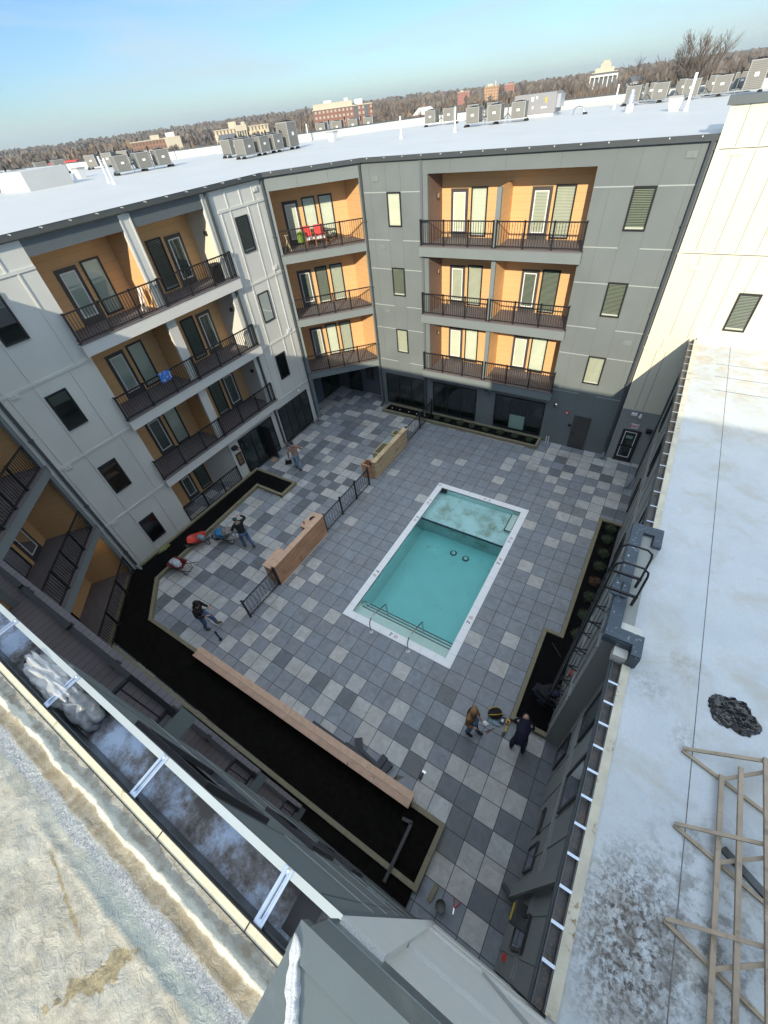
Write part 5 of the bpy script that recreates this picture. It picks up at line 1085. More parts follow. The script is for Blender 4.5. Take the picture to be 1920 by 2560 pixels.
def person(label, loc, rz, pose, jacket, trousers, boots, hat=None, hatm=None, hood=False, sc=1.06, gloves=None, longcoat=False):
    P = dict(BASEP); P.update(pose); P = {k: Vector(v) for k, v in P.items()}
    r = thing('person', label, 'person', loc, None, rz); r.scale = (sc, sc, sc)
    # hands: fingers as short chains
    E_ = [('pel', 'wai'), ('wai', 'che'), ('che', 'nb'), ('nb', 'nk'), ('nk', 'hd'), ('hd', 'ht')]; R_ = dict(pel=(.135, .10), wai=(.125, .09), che=(.15, .10), nb=(.08, .07), nk=.052, hd=(.078, .095), ht=(.055, .07))
    for s, sg in (('l', -1), ('r', 1)):
        E_ += [('nb', 's' + s), ('s' + s, 'e' + s), ('e' + s, 'w' + s), ('w' + s, 'h' + s), ('pel', 'p' + s), ('p' + s, 'k' + s), ('k' + s, 'a' + s), ('a' + s, 't' + s)]
        R_.update({'s' + s: .06, 'e' + s: .042, 'w' + s: .028, 'h' + s: (.040, .020), 'p' + s: .085, 'k' + s: .058, 'a' + s: .042, 't' + s: (.045, .03)})
        d = (P['h' + s] - P['w' + s]).normalized(); side = d.cross(Vector((0, 0, 1)))
        if side.length < .2: side = d.cross(Vector((0, 1, 0)))
        side.normalize(); dn = side.cross(d) * -1
        if dn.z > 0: dn = -dn
        for k, (off, ln) in enumerate(((-.03, .06), (-.010, .07), (.010, .065), (.03, .05))):
            a, c, e = 'f%s%da' % (s, k), 'f%s%db' % (s, k), 'f%s%dc' % (s, k)
            P[a] = P['h' + s] + d * .035 + side * off; P[c] = P[a] + d * ln * .6 + dn * .012; P[e] = P[c] + d * ln * .3 + dn * .03
            E_ += [('h' + s, a), (a, c), (c, e)]; R_.update({a: .010, c: .009, e: .007})
        a, c = 'th' + s + 'a', 'th' + s + 'b'; P[a] = P['h' + s] - d * .005 + side * .042 * -sg; P[c] = P[a] + d * .035 + side * .018 * -sg + dn * .015; E_ += [('h' + s, a), (a, c)]; R_.update({a: .012, c: .009})
    body = skin('body', P, E_, R_, gloves or M['skin'], r, 1, root='pel')
    # face: nose, ears, eyes, brow
    hd = P['hd']; up = (P['ht'] - P['nk']).normalized(); fw = Vector((P['hd'].x - P['ht'].x, P['hd'].y - P['ht'].y, 0)) + Vector(pose.get('_look', (0, 1, 0))); fw = (fw - up * fw.dot(up)).normalized(); sd_ = fw.cross(up)
    if '_look' in P: del P['_look']
    b = MB(); b.blob(hd + up * .01, (.078, .092, .115), 3, .0, 14, 10, 0); b.blob(hd + fw * .095 - up * .01, (.013, .02, .02), 1, 0, 8, 6); b.blob(hd + sd_ * .08, (.012, .02, .03), 1, 0, 8, 6); b.blob(hd - sd_ * .08, (.012, .02, .03), 1, 0, 8, 6)
    for q in (-1, 1): b.blob(hd + fw * .082 + sd_ * .03 * q + up * .02, (.012, .008, .008), 1, 0, 8, 6, 1)
    b.blob(hd + fw * .08 - up * .05, (.025, .012, .007), 1, 0, 8, 6, 2); b.build('face', [M['skin'], M['hair'], M['inkr']], body)
    # jacket
    lo = P['pel'] + Vector((0, 0, -.04)); P['hem'] = P['pel'] * 1.0 + (P['pel'] - P['wai']).normalized() * (.16 if longcoat else .03)
    E = [('hem', 'pel'), ('pel', 'wai'), ('wai', 'che'), ('che', 'nb'), ('nb', 'nk')]; R = dict(hem=(.185, .15), pel=(.18, .145), wai=(.175, .14), che=(.195, .145), nb=(.13, .11), nk=(.075, .075))
    for s in 'lr': E += [('nb', 's' + s), ('s' + s, 'e' + s), ('e' + s, 'w' + s)]; R.update({'s' + s: .085, 'e' + s: .065, 'w' + s: .047})
    jk = skin('jacket', P, E, R, jacket, r, 2, root='che')
    if hood == 'up': b = MB(); b.blob(hd - fw * .015 + up * .025, (.112, .118, .135), 5, .06, 16, 12); b.build('hood', jacket, jk)
    elif hood == 'down': b = MB(); b.blob(P['nb'] - fw * .09 + Vector((0, 0, .05)), (.13, .075, .06), 5, .1, 14, 8); b.build('hood', hatm if hood == 'dn2' else M['hoodg'], jk)
    E = [('pel', 'pl'), ('pl', 'kl'), ('kl', 'al'), ('pel', 'pr'), ('pr', 'kr'), ('kr', 'ar')]; R = dict(pel=(.155, .125), pl=.115, kl=.082, al=.07, pr=.115, kr=.082, ar=.07)
    skin('trousers', P, E, R, trousers, r, 2, root='pel')
    for s in 'lr':
        b = MB(); a, t_ = P['a' + s], P['t' + s]; m_ = (a + t_) / 2; d = (t_ - a); an = math.atan2(d.y, d.x); c_, s_ = math.cos(an), math.sin(an); vs = []
        b.blob((0, 0, 0), (.15, .055, .05), 2, .0, 12, 8); b.v = [(m_.x + v[0] * c_ - v[1] * s_, m_.y + v[0] * s_ + v[1] * c_, max(m_.z + v[2], .005)) for v in b.v]; b.build('boot', boots, r)
    if hat == 'beanie': b = MB(); b.blob(hd + up * .055 - fw * .008, (.098, .105, .09), 7, .02, 16, 10); b.build('beanie', hatm, r)
    if hat == 'cap':
        b = MB(); b.blob(hd + up * .055, (.095, .105, .08), 7, .01, 16, 10); c = hd + up * .05 + fw * .13; b.add([c - sd_ * .07 - fw * .05, c + sd_ * .07 - fw * .05, c + sd_ * .055 + fw * .04, c - sd_ * .055 + fw * .04, c - sd_ * .07 - fw * .05 - up * .012, c + sd_ * .07 - fw * .05 - up * .012, c + sd_ * .055 + fw * .04 - up * .02, c - sd_ * .055 + fw * .04 - up * .02], [(0, 1, 2, 3), (7, 6, 5, 4), (0, 4, 5, 1), (1, 5, 6, 2), (2, 6, 7, 3), (3, 7, 4, 0)]); b.build('cap', hatm, r)
    return r
M['hoodg'] = mat('grey brown hood', (.20, .17, .16), .85, .2, 12)
def face_rz(dx, dy): return math.atan2(dy, dx) - math.pi / 2
person('worker in a pink brown hoodie and black beanie walking with a black caddy', (-12.9, 6.75, 0), face_rz(-.75, .66),
    dict(kl=(-.10, .20, .56), al=(-.10, .12, .12), tl=(-.11, .28, .07), kr=(.10, .02, .52), ar=(.10, -.22, .12), tr=(.11, -.07, .05), el=(-.34, -.05, 1.24), wl=(-.36, .0, .98), hl=(-.36, .02, .9), er=(.38, .05, 1.28), wr=(.42, .2, 1.12), hr=(.43, .26, 1.07)),
    mat('pink brown hoodie', (.36, .21, .17), .9, .15, 9, .3, 60), M['jeansl'], M['bootb'], 'beanie', M['black'], 'down')
person('worker in a black jacket and green cap raising one hand to his head', (-11.25, .88, 0), face_rz(-.9, .2),
    dict(che=(0, .08, 1.36), nb=(0, .10, 1.5), nk=(0, .12, 1.57), hd=(0, .15, 1.66), ht=(0, .14, 1.76), sl=(-.2, .1, 1.47), sr=(.2, .08, 1.48), el=(-.3, .2, 1.24), wl=(-.28, .42, 1.1), hl=(-.27, .5, 1.07), er=(.44, .10, 1.52), wr=(.28, .18, 1.74), hr=(.2, .2, 1.79), kl=(-.12, .18, .55), al=(-.14, .06, .1), tl=(-.15, .2, .05), kr=(.12, -.02, .52), ar=(.14, -.28, .1), tr=(.16, -.13, .05)),
    mat('black jacket', (.014, .013, .013), .8, .2, 9, .3, 60), M['jeans'], M['boot'], 'cap', mat('green cap', (.02, .06, .04), .7), 'down')
person('worker in a black hooded jacket and blue jeans stepping across the pavers', (-9.5, -3.2, 0), face_rz(.85, .5),
    dict(che=(0, .07, 1.37), nb=(0, .08, 1.51), nk=(0, .11, 1.58), hd=(0, .15, 1.67), ht=(0, .14, 1.77), sl=(-.2, .06, 1.48), sr=(.2, .06, 1.48), el=(-.3, .06, 1.2), wl=(-.22, .30, 1.12), hl=(-.18, .38, 1.12), er=(.3, .06, 1.2), wr=(.2, .32, 1.1), hr=(.16, .4, 1.1), kl=(-.11, .26, .58), al=(-.10, .30, .16), tl=(-.11, .45, .12), kr=(.11, .02, .52), ar=(.11, -.12, .1), tr=(.12, .03, .05)),
    mat('black coat', (.012, .011, .012), .75, .25, 9, .3, 60), M['jeans'], M['boot'], None, None, 'up', longcoat=True)
person('worker in a tan hooded jacket and jeans standing beside the tool bag', (1.5, -1.55, 0), face_rz(.95, -.1),
    dict(pel=(0, -.06, 1.0), wai=(0, -.08, 1.14), che=(0, -.08, 1.38), nb=(0, -.07, 1.52), nk=(0, -.05, 1.59), hd=(0, -.01, 1.68), ht=(0, -.02, 1.78), sl=(-.19, -.08, 1.49), sr=(.19, -.08, 1.49), el=(-.27, -.08, 1.22), wl=(-.22, .1, 1.03), hl=(-.18, .15, 1.0), er=(.27, -.08, 1.22), wr=(.22, .1, 1.05), hr=(.17, .15, 1.02), kl=(-.1, .06, .53), al=(-.1, .14, .1), tl=(-.1, .29, .05), kr=(.12, -.02, .52), ar=(.13, -.1, .1), tr=(.14, .05, .05)),
    mat('tan canvas jacket', (.27, .15, .07), .85, .15, 9, .3, 60), M['jeans'], M['bootb'], None, None, 'up', sc=1.02, longcoat=True)
person('worker in dark navy clothes bending over beside the planting bed corner', (2.93, -1.35, 0), face_rz(-.1, 1),
    dict(wai=(0, .10, 1.1), che=(0, .30, 1.22), nb=(0, .42, 1.24), nk=(0, .48, 1.22), hd=(0, .56, 1.18), ht=(0, .62, 1.14), sl=(-.2, .38, 1.22), sr=(.2, .38, 1.22), el=(-.26, .44, .95), wl=(-.2, .52, .72), hl=(-.19, .56, .64), er=(.26, .44, .95), wr=(.2, .54, .72), hr=(.19, .58, .64), kl=(-.15, .06, .52), al=(-.17, .0, .1), tl=(-.19, .15, .05), kr=(.15, .04, .52), ar=(.17, 0, .1), tr=(.2, .15, .05)),
    mat('navy work coat', (.010, .012, .03), .85, .2, 9, .3, 60), mat('dark trousers', (.010, .010, .018), .85, .2, 9), M['bootb'], 'beanie', M['black'], None, sc=1.05, longcoat=True)
person('worker in a navy beanie crouching in the mulch bed under the ladder', (3.08, .55, .1), face_rz(.9, -.25),
    dict(pel=(0, -.12, .38), wai=(0, -.04, .52), che=(0, .12, .72), nb=(0, .22, .82), nk=(0, .27, .86), hd=(0, .33, .91), ht=(0, .36, 1.0), sl=(-.2, .18, .8), sr=(.2, .18, .8), el=(-.24, .36, .62), wl=(-.14, .54, .55), hl=(-.1, .6, .54), er=(.24, .36, .6), wr=(.14, .56, .5), hr=(.1, .62, .48), pl=(-.11, -.12, .36), kl=(-.19, .26, .46), al=(-.16, .04, .1), tl=(-.18, .19, .05), pr=(.11, -.12, .36), kr=(.19, .26, .46), ar=(.16, .04, .1), tr=(.18, .19, .05)),
    mat('dark jacket', (.012, .012, .016), .85, .2, 9, .3, 60), mat('dark blue trousers', (.012, .016, .035), .85, .2, 9), M['bootb'], 'beanie', mat('navy beanie', (.035, .04, .11), .85), None, sc=1.05)

# ============================================================== things lying about
r = thing('tool_caddy', 'black open tool caddy carried by the worker in the pink brown hoodie', 'tool caddy', (-13.17, 6.35, .62), rz=.7)
b = MB(); b.box(-.18, .18, -.11, -.09, 0, .16); b.box(-.18, .18, .09, .11, 0, .16); b.box(-.18, -.16, -.09, .09, 0, .16); b.box(.16, .18, -.09, .09, 0, .16); b.box(-.16, .16, -.09, .09, 0, .02); b.build('tray', M['black'], r)
b = MB(); b.tube([(-.17, 0, .12), (-.14, 0, .32), (.14, 0, .32), (.17, 0, .12)], .014, 6); b.build('handle', M['black'], r)
r = thing('tool_bag', 'black and yellow tool bag on the pavers between two workers', 'tool bag', (1.98, -.68, 0), rz=.6)
b = MB(); b.blob((0, 0, .14), (.24, .18, .16), 3, .05, 16, 8); b.build('body', M['rubber'], r); b = MB(); b.tube([(-.22, -.05, .2), (-.1, -.1, .29), (.1, -.1, .29), (.22, -.05, .2)], .014, 6); b.tube([(-.2, .15, .1), (0, .2, .12), (.2, .15, .1)], .02, 6); b.build('trim', M['yel'], r)
b = MB(); b.tube([(-.12, .05, .26), (-.1, .06, .36), (.1, .06, .36), (.12, .05, .26)], .014, 6); b.build('handle', M['black'], r)
def small(name, label, cat, fn, m):
    b = MB(); fn(b); return tag(b.build(name, m), label, cat)
small('drill_case', 'small black box with a pale blue lid beside the yellow battery charger', 'case', lambda b: (b.box(2.2, 2.34, -.86, -.66, 0, .09, 0), b.box(2.22, 2.30, -.82, -.72, .09, .1, 1)), [M['black'], mat('pale label', (.55, .68, .78), .5)])
small('battery_charger', 'yellow battery charger next to the black case on the pavers', 'charger', lambda b: (b.box(2.37, 2.49, -.78, -.62, 0, .07, 0), b.box(2.4, 2.46, -.76, -.68, .07, .1, 1)), [mat('orange yellow plastic', (.6, .32, .04), .5), M['black']])
small('cordless_drill', 'yellow and black cordless drill lying by the bending worker', 'drill', lambda b: (b.tube([(2.46, -1.05, .05), (2.45, -.85, .05)], .035, 8, 0), b.beam((2.46, -1.02, .05), (2.42, -1.12, .04), .05, .05, 1), b.box(2.38, 2.48, -1.18, -1.1, 0, .06, 1)), [M['yel'], M['black']])
tag(crumple((1.82, -1.10, .02), (.07, .05, .025), 41, amp=.6).build('plastic_scrap', M['white']), 'scrap of white plastic on the pavers by the tan jacket worker', 'plastic scrap')
tag(crumple((2.07, -.93, .02), (.13, .06, .02), 43, amp=.6).build('plastic_scrap', M['bluegr']), 'pale blue grey plastic scrap in front of the tool bag', 'plastic scrap')
small('pliers', 'red and black pliers lying on the pavers below the tool bag', 'pliers', lambda b: (b.tube([(1.9, -1.35, .015), (2.05, -1.18, .015), (2.12, -1.1, .015)], .012, 5, 0), b.tube([(1.96, -1.38, .015), (2.04, -1.2, .015)], .012, 5, 1)), [M['black'], M['red']])
small('metal_bar', 'short dark metal bar lying on the pavers behind the cedar bench start', 'metal bar', lambda b: (b.beam((-9.12, -3.26, .03), (-8.62, -3.38, .03), .06, .05), b.beam((-8.68, -3.42, .03), (-8.58, -3.36, .03), .1, .05)), M['black'])
M['slate'] = mat('dark composite board', (.045, .05, .06), .6, .15, 6)
small('board', 'dark board leaning out from the pile behind the cedar bench', 'board', lambda b: b.beam((-1.62, -3.6, .06), (-1.35, -3.98, .05), .24, .05), M['slate'])
for i, (a, c, w, l_) in enumerate((((-3.3, -3.98, .03), (-1.1, -4.02, .03), .12, 'long thin dark board lying along the cedar bench, farthest left in the pile'), ((-1.9, -4.0, .09), (-.9, -3.99, .09), .2, 'wide dark board on top of the pile behind the cedar bench'), ((-1.35, -3.86, .15), (-.6, -3.97, .15), .1, 'short narrow board crossing the top of the dark pile'), ((-.55, -3.62, .12), (-.62, -4.05, .12), .2, 'dark block leaning on the bench, left of the pair'), ((-.3, -3.70, .12), (-.4, -4.06, .12), .19, 'dark block leaning on the bench, right of the pair'))):
    small('board', l_, 'board', lambda b: b.beam(a, c, w, .05 if i < 3 else .12), M['slate'])
def rake(b):
    b.tube([(-.75, -4.06, .5), (-.2, -4.04, .12), (-.1, -4.03, .04)], .014, 6, 0); b.tube([(-.12, -4.12, .04), (-.02, -4.02, .04), (.02, -3.86, .04)], .012, 6, 0)
    for k in range(9): b.tube([(-.12 + .018 * k, -4.1 + .03 * k, .04), (.08 + .018 * k, -4.0 + .026 * k, .02)], .006, 4, 1)
small('garden_fork', 'garden fork with pale tines resting on the end of the cedar bench', 'garden fork', rake, [M['black'], M['timber']])
small('hand_float', 'small grey hand tool lying alone on a pale paver', 'hand tool', lambda b: (b.box(.62, .72, -3.62, -3.4, 0, .04, 0), b.box(.64, .7, -3.56, -3.46, .04, .1, 0), b.box(.64, .76, -3.4, -3.33, 0, .02, 1)), [M['slate'], M['steel']])
small('shears', 'open red handled shears on the pavers beside the round bucket', 'shears', lambda b: (b.tube([(2.70, -5.5, .02), (2.78, -5.68, .02)], .014, 5, 0), b.tube([(2.88, -5.5, .02), (2.78, -5.68, .02)], .014, 5, 0), b.beam((2.77, -5.66, .02), (2.8, -5.8, .02), .03, .01, 1)), [M['red'], M['steel']])
r = thing('bucket', 'grey bucket standing on the pavers at the foot of the near wall', 'bucket', (2.46, -5.83, 0)); b = MB(); b.lathe((0, 0, 0), [(.11, 0), (.14, .3), (.13, .3), (.1, .03)], 18); b.build('shell', M['acbody'], r)
small('wood_scrap', 'short pale board scrap leaning by the near wall next to the bucket', 'board', lambda b: b.beam((2.15, -5.9, .04), (2.2, -5.5, .04), .12, .05), M['timber'])
small('black_pipe', 'long dark drain pipe crossing the near soil bed from the bench end', 'pipe', lambda b: (b.beam((.72, -4.75, .2), (1.02, -4.7, .2), .09, .09), b.beam((1.0, -4.72, .2), (.98, -6.2, .2), .09, .09)), M['black'])
small('glove', 'black glove lying on the counter of the reddish cedar wall', 'glove', lambda b: (b.blob((-8.75, 3.1, 1.08), (.07, .13, .03), 4, .3), b.blob((-8.68, 3.22, 1.08), (.03, .06, .02), 4, .3)), M['black'])
small('spray_can', 'small red can on the near side of the reddish cedar counter', 'can', lambda b: b.lathe((-8.85, 2.68, 1.05), [(.035, 0), (.035, .13), (.015, .15), (.015, .17)], 10), M['red'])
small('cardboard', 'flat scrap of cardboard on the floor by the open glass door', 'cardboard', lambda b: b.box(-15.1, -14.75, 6.55, 6.95, .01, .04), mat('cardboard', (.36, .26, .18), .8))
small('mossy_rock', 'mossy rock at the base of the white wall behind the timber curb', 'rock', lambda b: b.blob((-15.0, -1.35, .12), (.12, .35, .14), 9, .3), mat('moss', (.2, .22, .08), .9, .3, 12))

# balcony furniture (third floor corner)
z0 = FL[3] + .06
def loc3(s, d): return FC.p(s, d, 0)[:2]
def armchair(s, d, rz, label, cush):
    x, y = loc3(s, d); r = thing('patio_chair', label, 'chair', (x, y, z0), rz=rz)
    b = MB()
    for sx in (-.28, .28):
        for sy in (-.25, .25): b.box(sx - .02, sx + .02, sy - .02, sy + .02, 0, .55)
        b.box(sx - .03, sx + .03, -.28, .28, .55, .58)
    b.box(-.27, .27, -.27, .25, .3, .33); b.build('frame', M['chairw'], r)
    b = MB(); b.box(-.24, .24, -.24, .22, .33, .42); b.build('seat_cushion', M['white'], r); b = MB(); b.add([(-.24, -.22, .42), (.24, -.22, .42), (.24, -.12, .42), (-.24, -.12, .42), (-.24, -.36, .88), (.24, -.36, .88), (.24, -.27, .88), (-.24, -.27, .88)], [(3, 2, 1, 0), (4, 5, 6, 7), (0, 1, 5, 4), (1, 2, 6, 5), (2, 3, 7, 6), (3, 0, 4, 7)]); b.build('back_cushion', cush, r)
M['chairw'] = mat('teak', (.26, .13, .06), .6, .15, 8); M['redc'] = mat('red cushion', (.62, .06, .05), .8, .08, 8); M['greenc'] = mat('green cushion', (.20, .33, .05), .8)
a_ = math.atan2(FC.n[1], FC.n[0]) - math.pi / 2
armchair(2.35, -1.0, a_, 'teak armchair with a red back cushion on the top corner balcony, right seat', M['redc']); armchair(1.75, -1.05, a_ + .3, 'teak armchair with a dark red cushion on the top corner balcony, left seat', M['redc'])
x, y = loc3(2.9, -.9); r = thing('folding_table', 'small dark folding table at the right of the red cushioned chairs', 'table', (x, y, z0)); b = MB(); b.box(-.35, .3, -.25, .25, .62, .65); b.build('table_top', M['frame'], r); b = MB()
for s in (-.2, .2): b.tube([(-.28, s, 0), (.25, s, .62)], .015, 5); b.tube([(.28, s, 0), (-.25, s, .62)], .015, 5)
b.build('trestle', M['chairw'], r)
x, y = loc3(.55, -.55); r = thing('folding_stool', 'wooden folding tripod stool in the left corner of the top corner balcony', 'stool', (x, y, z0)); b = MB()
for k in range(3): b.tube([(.22 * math.cos(k * 2.1), .22 * math.sin(k * 2.1), 0), (-.08 * math.cos(k * 2.1), -.08 * math.sin(k * 2.1), .72)], .018, 6)
b.build('legs', M['box'], r); b = MB(); b.lathe((0, 0, .72), [(.001, 0), (.14, .01), (.14, .05), (.001, .06)], 10); b.build('seat', M['box'], r)
x, y = loc3(1.35, -.85); small('green_cushion', 'lime green cushion at the left end of the corner balcony chairs', 'cushion', lambda b: b.box(x - .1, x + .1, y - .2, y + .2, z0 + .3, z0 + .75), M['greenc'])
small('towel', 'blue patterned towel draped over the railing of the white wing balcony', 'towel', lambda b: (b.box(-15.165, -15.155, 2.65, 3.2, FL[2] + .62, FL[2] + 1.06), b.box(-15.12, -15.105, 2.65, 3.2, FL[2] + .70, FL[2] + 1.06), b.box(-15.165, -15.105, 2.65, 3.2, FL[2] + 1.06, FL[2] + 1.072)), mat('blue towel', (.05, .17, .55), .9, .2, 3, col2=(.5, .6, .75), c2=(.55, .57), c2scale=9))
r = thing('trash_bin', 'dark slatted bin at the right end of the top white wing balcony', 'bin', (-15.6, 7.75, FL[3])); b = MB(); b.lathe((0, 0, 0), [(.2, 0), (.26, .7), (.27, .72), (.24, .72), (.18, .05)], 12); b.build('shell', M['frame'], r)
small('folded_blinds', 'white folded chair leaning at the end of the left top balcony', 'folding chair', lambda b: (b.beam((-15.7, 3.75, FL[3]), (-15.6, 3.95, FL[3] + .9), .04, .04), b.beam((-15.95, 3.75, FL[3]), (-15.85, 3.95, FL[3] + .9), .04, .04), b.beam((-15.83, 3.82, FL[3] + .3), (-15.73, 3.93, FL[3] + .8), .25, .03)), M['white'])

# ============================================================== rooftop equipment
RZ = 13.06
def make_condenser(h=.76, w=.92):
    r = thing('condenser_unit', 'x', 'condenser', (0, 0, 0)); b = MB(); q = w / 2
    b.box(-q, q, -q, q, 0, h, 0); b.build('cabinet', M['acbody'], r, bevel=.02)
    b = MB()
    for s in (-1, 1):
        for t_ in (-1, 1): b.box(s * q - .03 * (s > 0) - .005, s * q + .03 * (s < 0) + .005, t_ * q - .03 * (t_ > 0) - .005, t_ * q + .03 * (t_ < 0) + .005, 0, h + .01)
    b.box(-q - .006, q + .006, -q - .006, q + .006, h, h + .03); b.build('corner_post', M['actop'], r)
    b = MB()
    for rr in (.34, .24, .14): b.tube([(rr * w / .82 * math.cos(6.283 * k / 16), rr * w / .82 * math.sin(6.283 * k / 16), h + .10 - rr * .15) for k in range(16)], .010, 4, closed=True)
    for k in range(6): b.tube([(.06 * math.cos(k), .06 * math.sin(k), h + .09), (.36 * math.cos(k * 1.047), .36 * math.sin(k * 1.047), h + .03)], .009, 4)
    b.build('fan_guard', M['frame'], r)
    b = MB(); b.box(-.1, .1, -q - .012, -q - .006, h * .45, h * .6); b.build('name_plate', M['white'], r); return r
def put_row(pts, rowlabel, tall=(), ang=0):
    global COND
    n = len(pts); words = ['first', 'second', 'third', 'fourth', 'fifth', 'sixth']
    for i, (x, y) in enumerate(pts):
        lb = 'grey condenser, %s from the left in the %s' % (words[i], rowlabel)
        if COND is None: COND = make_condenser(); o = COND; o.location = (x, y, RZ + .2); o['label'] = lb; o.rotation_euler = (0, 0, ang)
        else: o = dup(COND, (x, y, RZ + .2), ang, lb)
        if i in tall: o.scale = (1.1, 1.1, 1.65); o['label'] = 'tall grey condenser at the right end of the ' + rowlabel
        o['group'] = 'rooftop condenser units'
    a, c = Vector((*pts[0], RZ + .17)), Vector((*pts[-1], RZ + .17)); d = (c - a).normalized() if n > 1 else Vector((1, 0, 0)); s = Vector((-d.y, d.x, 0)) * .3
    r = thing('equipment_stand', 'rail stand with rubber feet under the ' + rowlabel, 'equipment stand', (a.x, a.y, RZ), 'equipment stands on the roof', world=True)
    for q in (-1, 1): b = MB(); b.beam(a - d * .6 + s * q, c + d * .6 + s * q, .06, .06); b.build('rail', M['steel'], r)
    k = max(2, n)
    for i in range(k):
        for q in (-1, 1):
            p = a.lerp(c, i / (k - 1)) + s * q + d * (-.5 if i == 0 else (.5 if i == k - 1 else 0)); b = MB(); b.add([(p.x - .16, p.y - .09, RZ), (p.x + .16, p.y - .09, RZ), (p.x + .16, p.y + .09, RZ), (p.x - .16, p.y + .09, RZ), (p.x - .07, p.y - .09, RZ + .13), (p.x + .07, p.y - .09, RZ + .13), (p.x + .07, p.y + .09, RZ + .13), (p.x - .07, p.y + .09, RZ + .13)], [(3, 2, 1, 0), (4, 5, 6, 7), (0, 1, 5, 4), (1, 2, 6, 5), (2, 3, 7, 6), (3, 0, 4, 7)]); b.build('foot', M['rubber'], r)
    for i in range(n - 1):                   # line sets and whips between the units
        p = a.lerp(c, (i + .5) / max(1, n - 1)); b = MB(); z = RZ + 1.12 + .12 * (i % 2)
        b.tube([(p.x, p.y, RZ), (p.x, p.y, z)], .035, 6, 0); b.tube([(p.x, p.y, z - .28), (p.x, p.y, z)], .055, 6, 1)
        for q in (-.45, .45): b.tube([(p.x, p.y, RZ + .5), (p.x + d.x * q * .6, p.y + d.y * q * .6, RZ + .22), (p.x + d.x * q, p.y + d.y * q, RZ + .35)], .02, 5, 1)
        b.build('line_set', [M['steel'], M['rubber']], r)
COND = None
put_row([(-37.2, 8.5), (-36.8, 9.7), (-36.2, 10.9)], 'row before the white curb', ang=1.3)
put_row([(-31.9, 15.5), (-31.5, 16.9), (-31.1, 18.2)], 'row behind the left vent pipes', ang=1.3)
put_row([(-48.7, 18.4), (-46.7, 19.0)], 'pair behind the white curb', ang=1.3)
put_row([(-46, 21.8), (-44.6, 22.6), (-43.3, 23.4)], 'distant far-left row', ang=.6)
put_row([(-24.9, 20.4), (-24.8, 21.8), (-24.7, 23.1), (-24.6, 24.6)], 'front row of the left cluster', tall=(3,), ang=1.57)
put_row([(-28.2, 22.2), (-28.1, 23.5), (-28.0, 24.8), (-27.9, 26.1), (-27.8, 27.5)], 'back row of the left cluster', ang=1.57)
put_row([(-31.4, 37.4), (-30.0, 38.2), (-28.6, 38.9), (-27.0, 39.2)], 'row before the brick block', ang=.4)
put_row([(-19.1, 36.8), (-17.7, 37.4)], 'pair left of the middle rows', ang=.1)
put_row([(-13.1, 31.5), (-11.6, 31.7), (-10.1, 32.2)], 'row beside the big roof unit', ang=.1)
put_row([(-16.4, 39.4), (-14.6, 39.0)], 'pair behind the middle row', ang=.1)
put_row([(-4.0, 38.3), (-2.3, 38.2), (-.5, 38.3), (1.2, 38.4), (2.9, 38.6)], 'long row above the cream wall', tall=(4,), ang=0)
put_row([(-3.2, 40.9), (-1.2, 41.0), (.6, 41.1), (2.2, 41.2)], 'hidden row behind the long row', ang=0)
def vpipe(x, y, z, label, r_=.05):
    r = thing('vent_pipe', label, 'vent pipe', (x, y, RZ), 'white vent pipes on the roof'); b = MB(); b.tube([(0, 0, 0), (0, 0, z - RZ)], r_, 10); b.build('pipe', M['white'], r); b = MB(); b.lathe((0, 0, 0), [(.12, 0), (.1, .05), (.065, .2)], 12); b.build('boot', M['white'], r)
vpipe(-25.8, 10.8, 14.17, 'white vent pipe closest to the left roof edge'); vpipe(-27.6, 11.6, 14.25, 'white vent pipe just behind the nearest left pipe'); vpipe(-34.5, 13.4, 13.95, 'small white pipe between the curb and the left pipes')
vpipe(-28.9, 32.1, 14.2, 'white vent pipe between the big left cluster and the row of four'); vpipe(-15.9, 25.9, 14.15, 'lone white vent pipe in the open middle of the roof'); vpipe(-12.7, 27.4, 14.25, 'white vent pipe in front of the middle condenser rows')
vpipe(.25, 27.8, 14.45, 'tall leaning white vent pipe nearest the cream wall', .07); vpipe(-4.7, 35.9, 14.25, 'white vent pipe left of the ribbed duct cap')
def hood(x, y, label):
    r = thing('vent_hood', label, 'vent hood', (x, y, RZ), 'white vent hoods on the roof'); b = MB(); b.add([(-.22, -.2, 0), (.22, -.2, 0), (.22, .2, 0), (-.22, .2, 0), (-.36, -.3, .5), (.36, -.3, .5), (.36, .3, .5), (-.36, .3, .5)], [(3, 2, 1, 0), (4, 5, 6, 7), (0, 1, 5, 4), (1, 2, 6, 5), (2, 3, 7, 6), (3, 0, 4, 7)]); b.build('curb', M['white'], r); b = MB(); b.box(-.38, .38, -.32, .32, .5, .58); b.build('cap', M['actop'], r)
hood(-24.6, 29.9, 'white flared vent hood before the row of four condensers'); hood(-.4, 28.9, 'white flared vent hood beside the tall leaning pipe'); hood(-36.9, 15.2, 'white flared vent hood behind the white curb')
r = thing('duct_cap', 'ribbed galvanised duct cap on a white base at the right of the roof', 'duct cap', (-3.06, 31.4, RZ)); b = MB(); b.lathe((0, 0, 0), [(.26, 0), (.2, .38)], 4); b.build('base', M['white'], r); b = MB(); b.lathe((0, 0, .38), [(.2, 0), (.26, .08), (.2, .1), (.24, .2), (.17, .22), (.2, .32), (.13, .35), (.13, .5), (.1, .58), (.001, .6)], 16); b.build('cap', M['foil'], r)
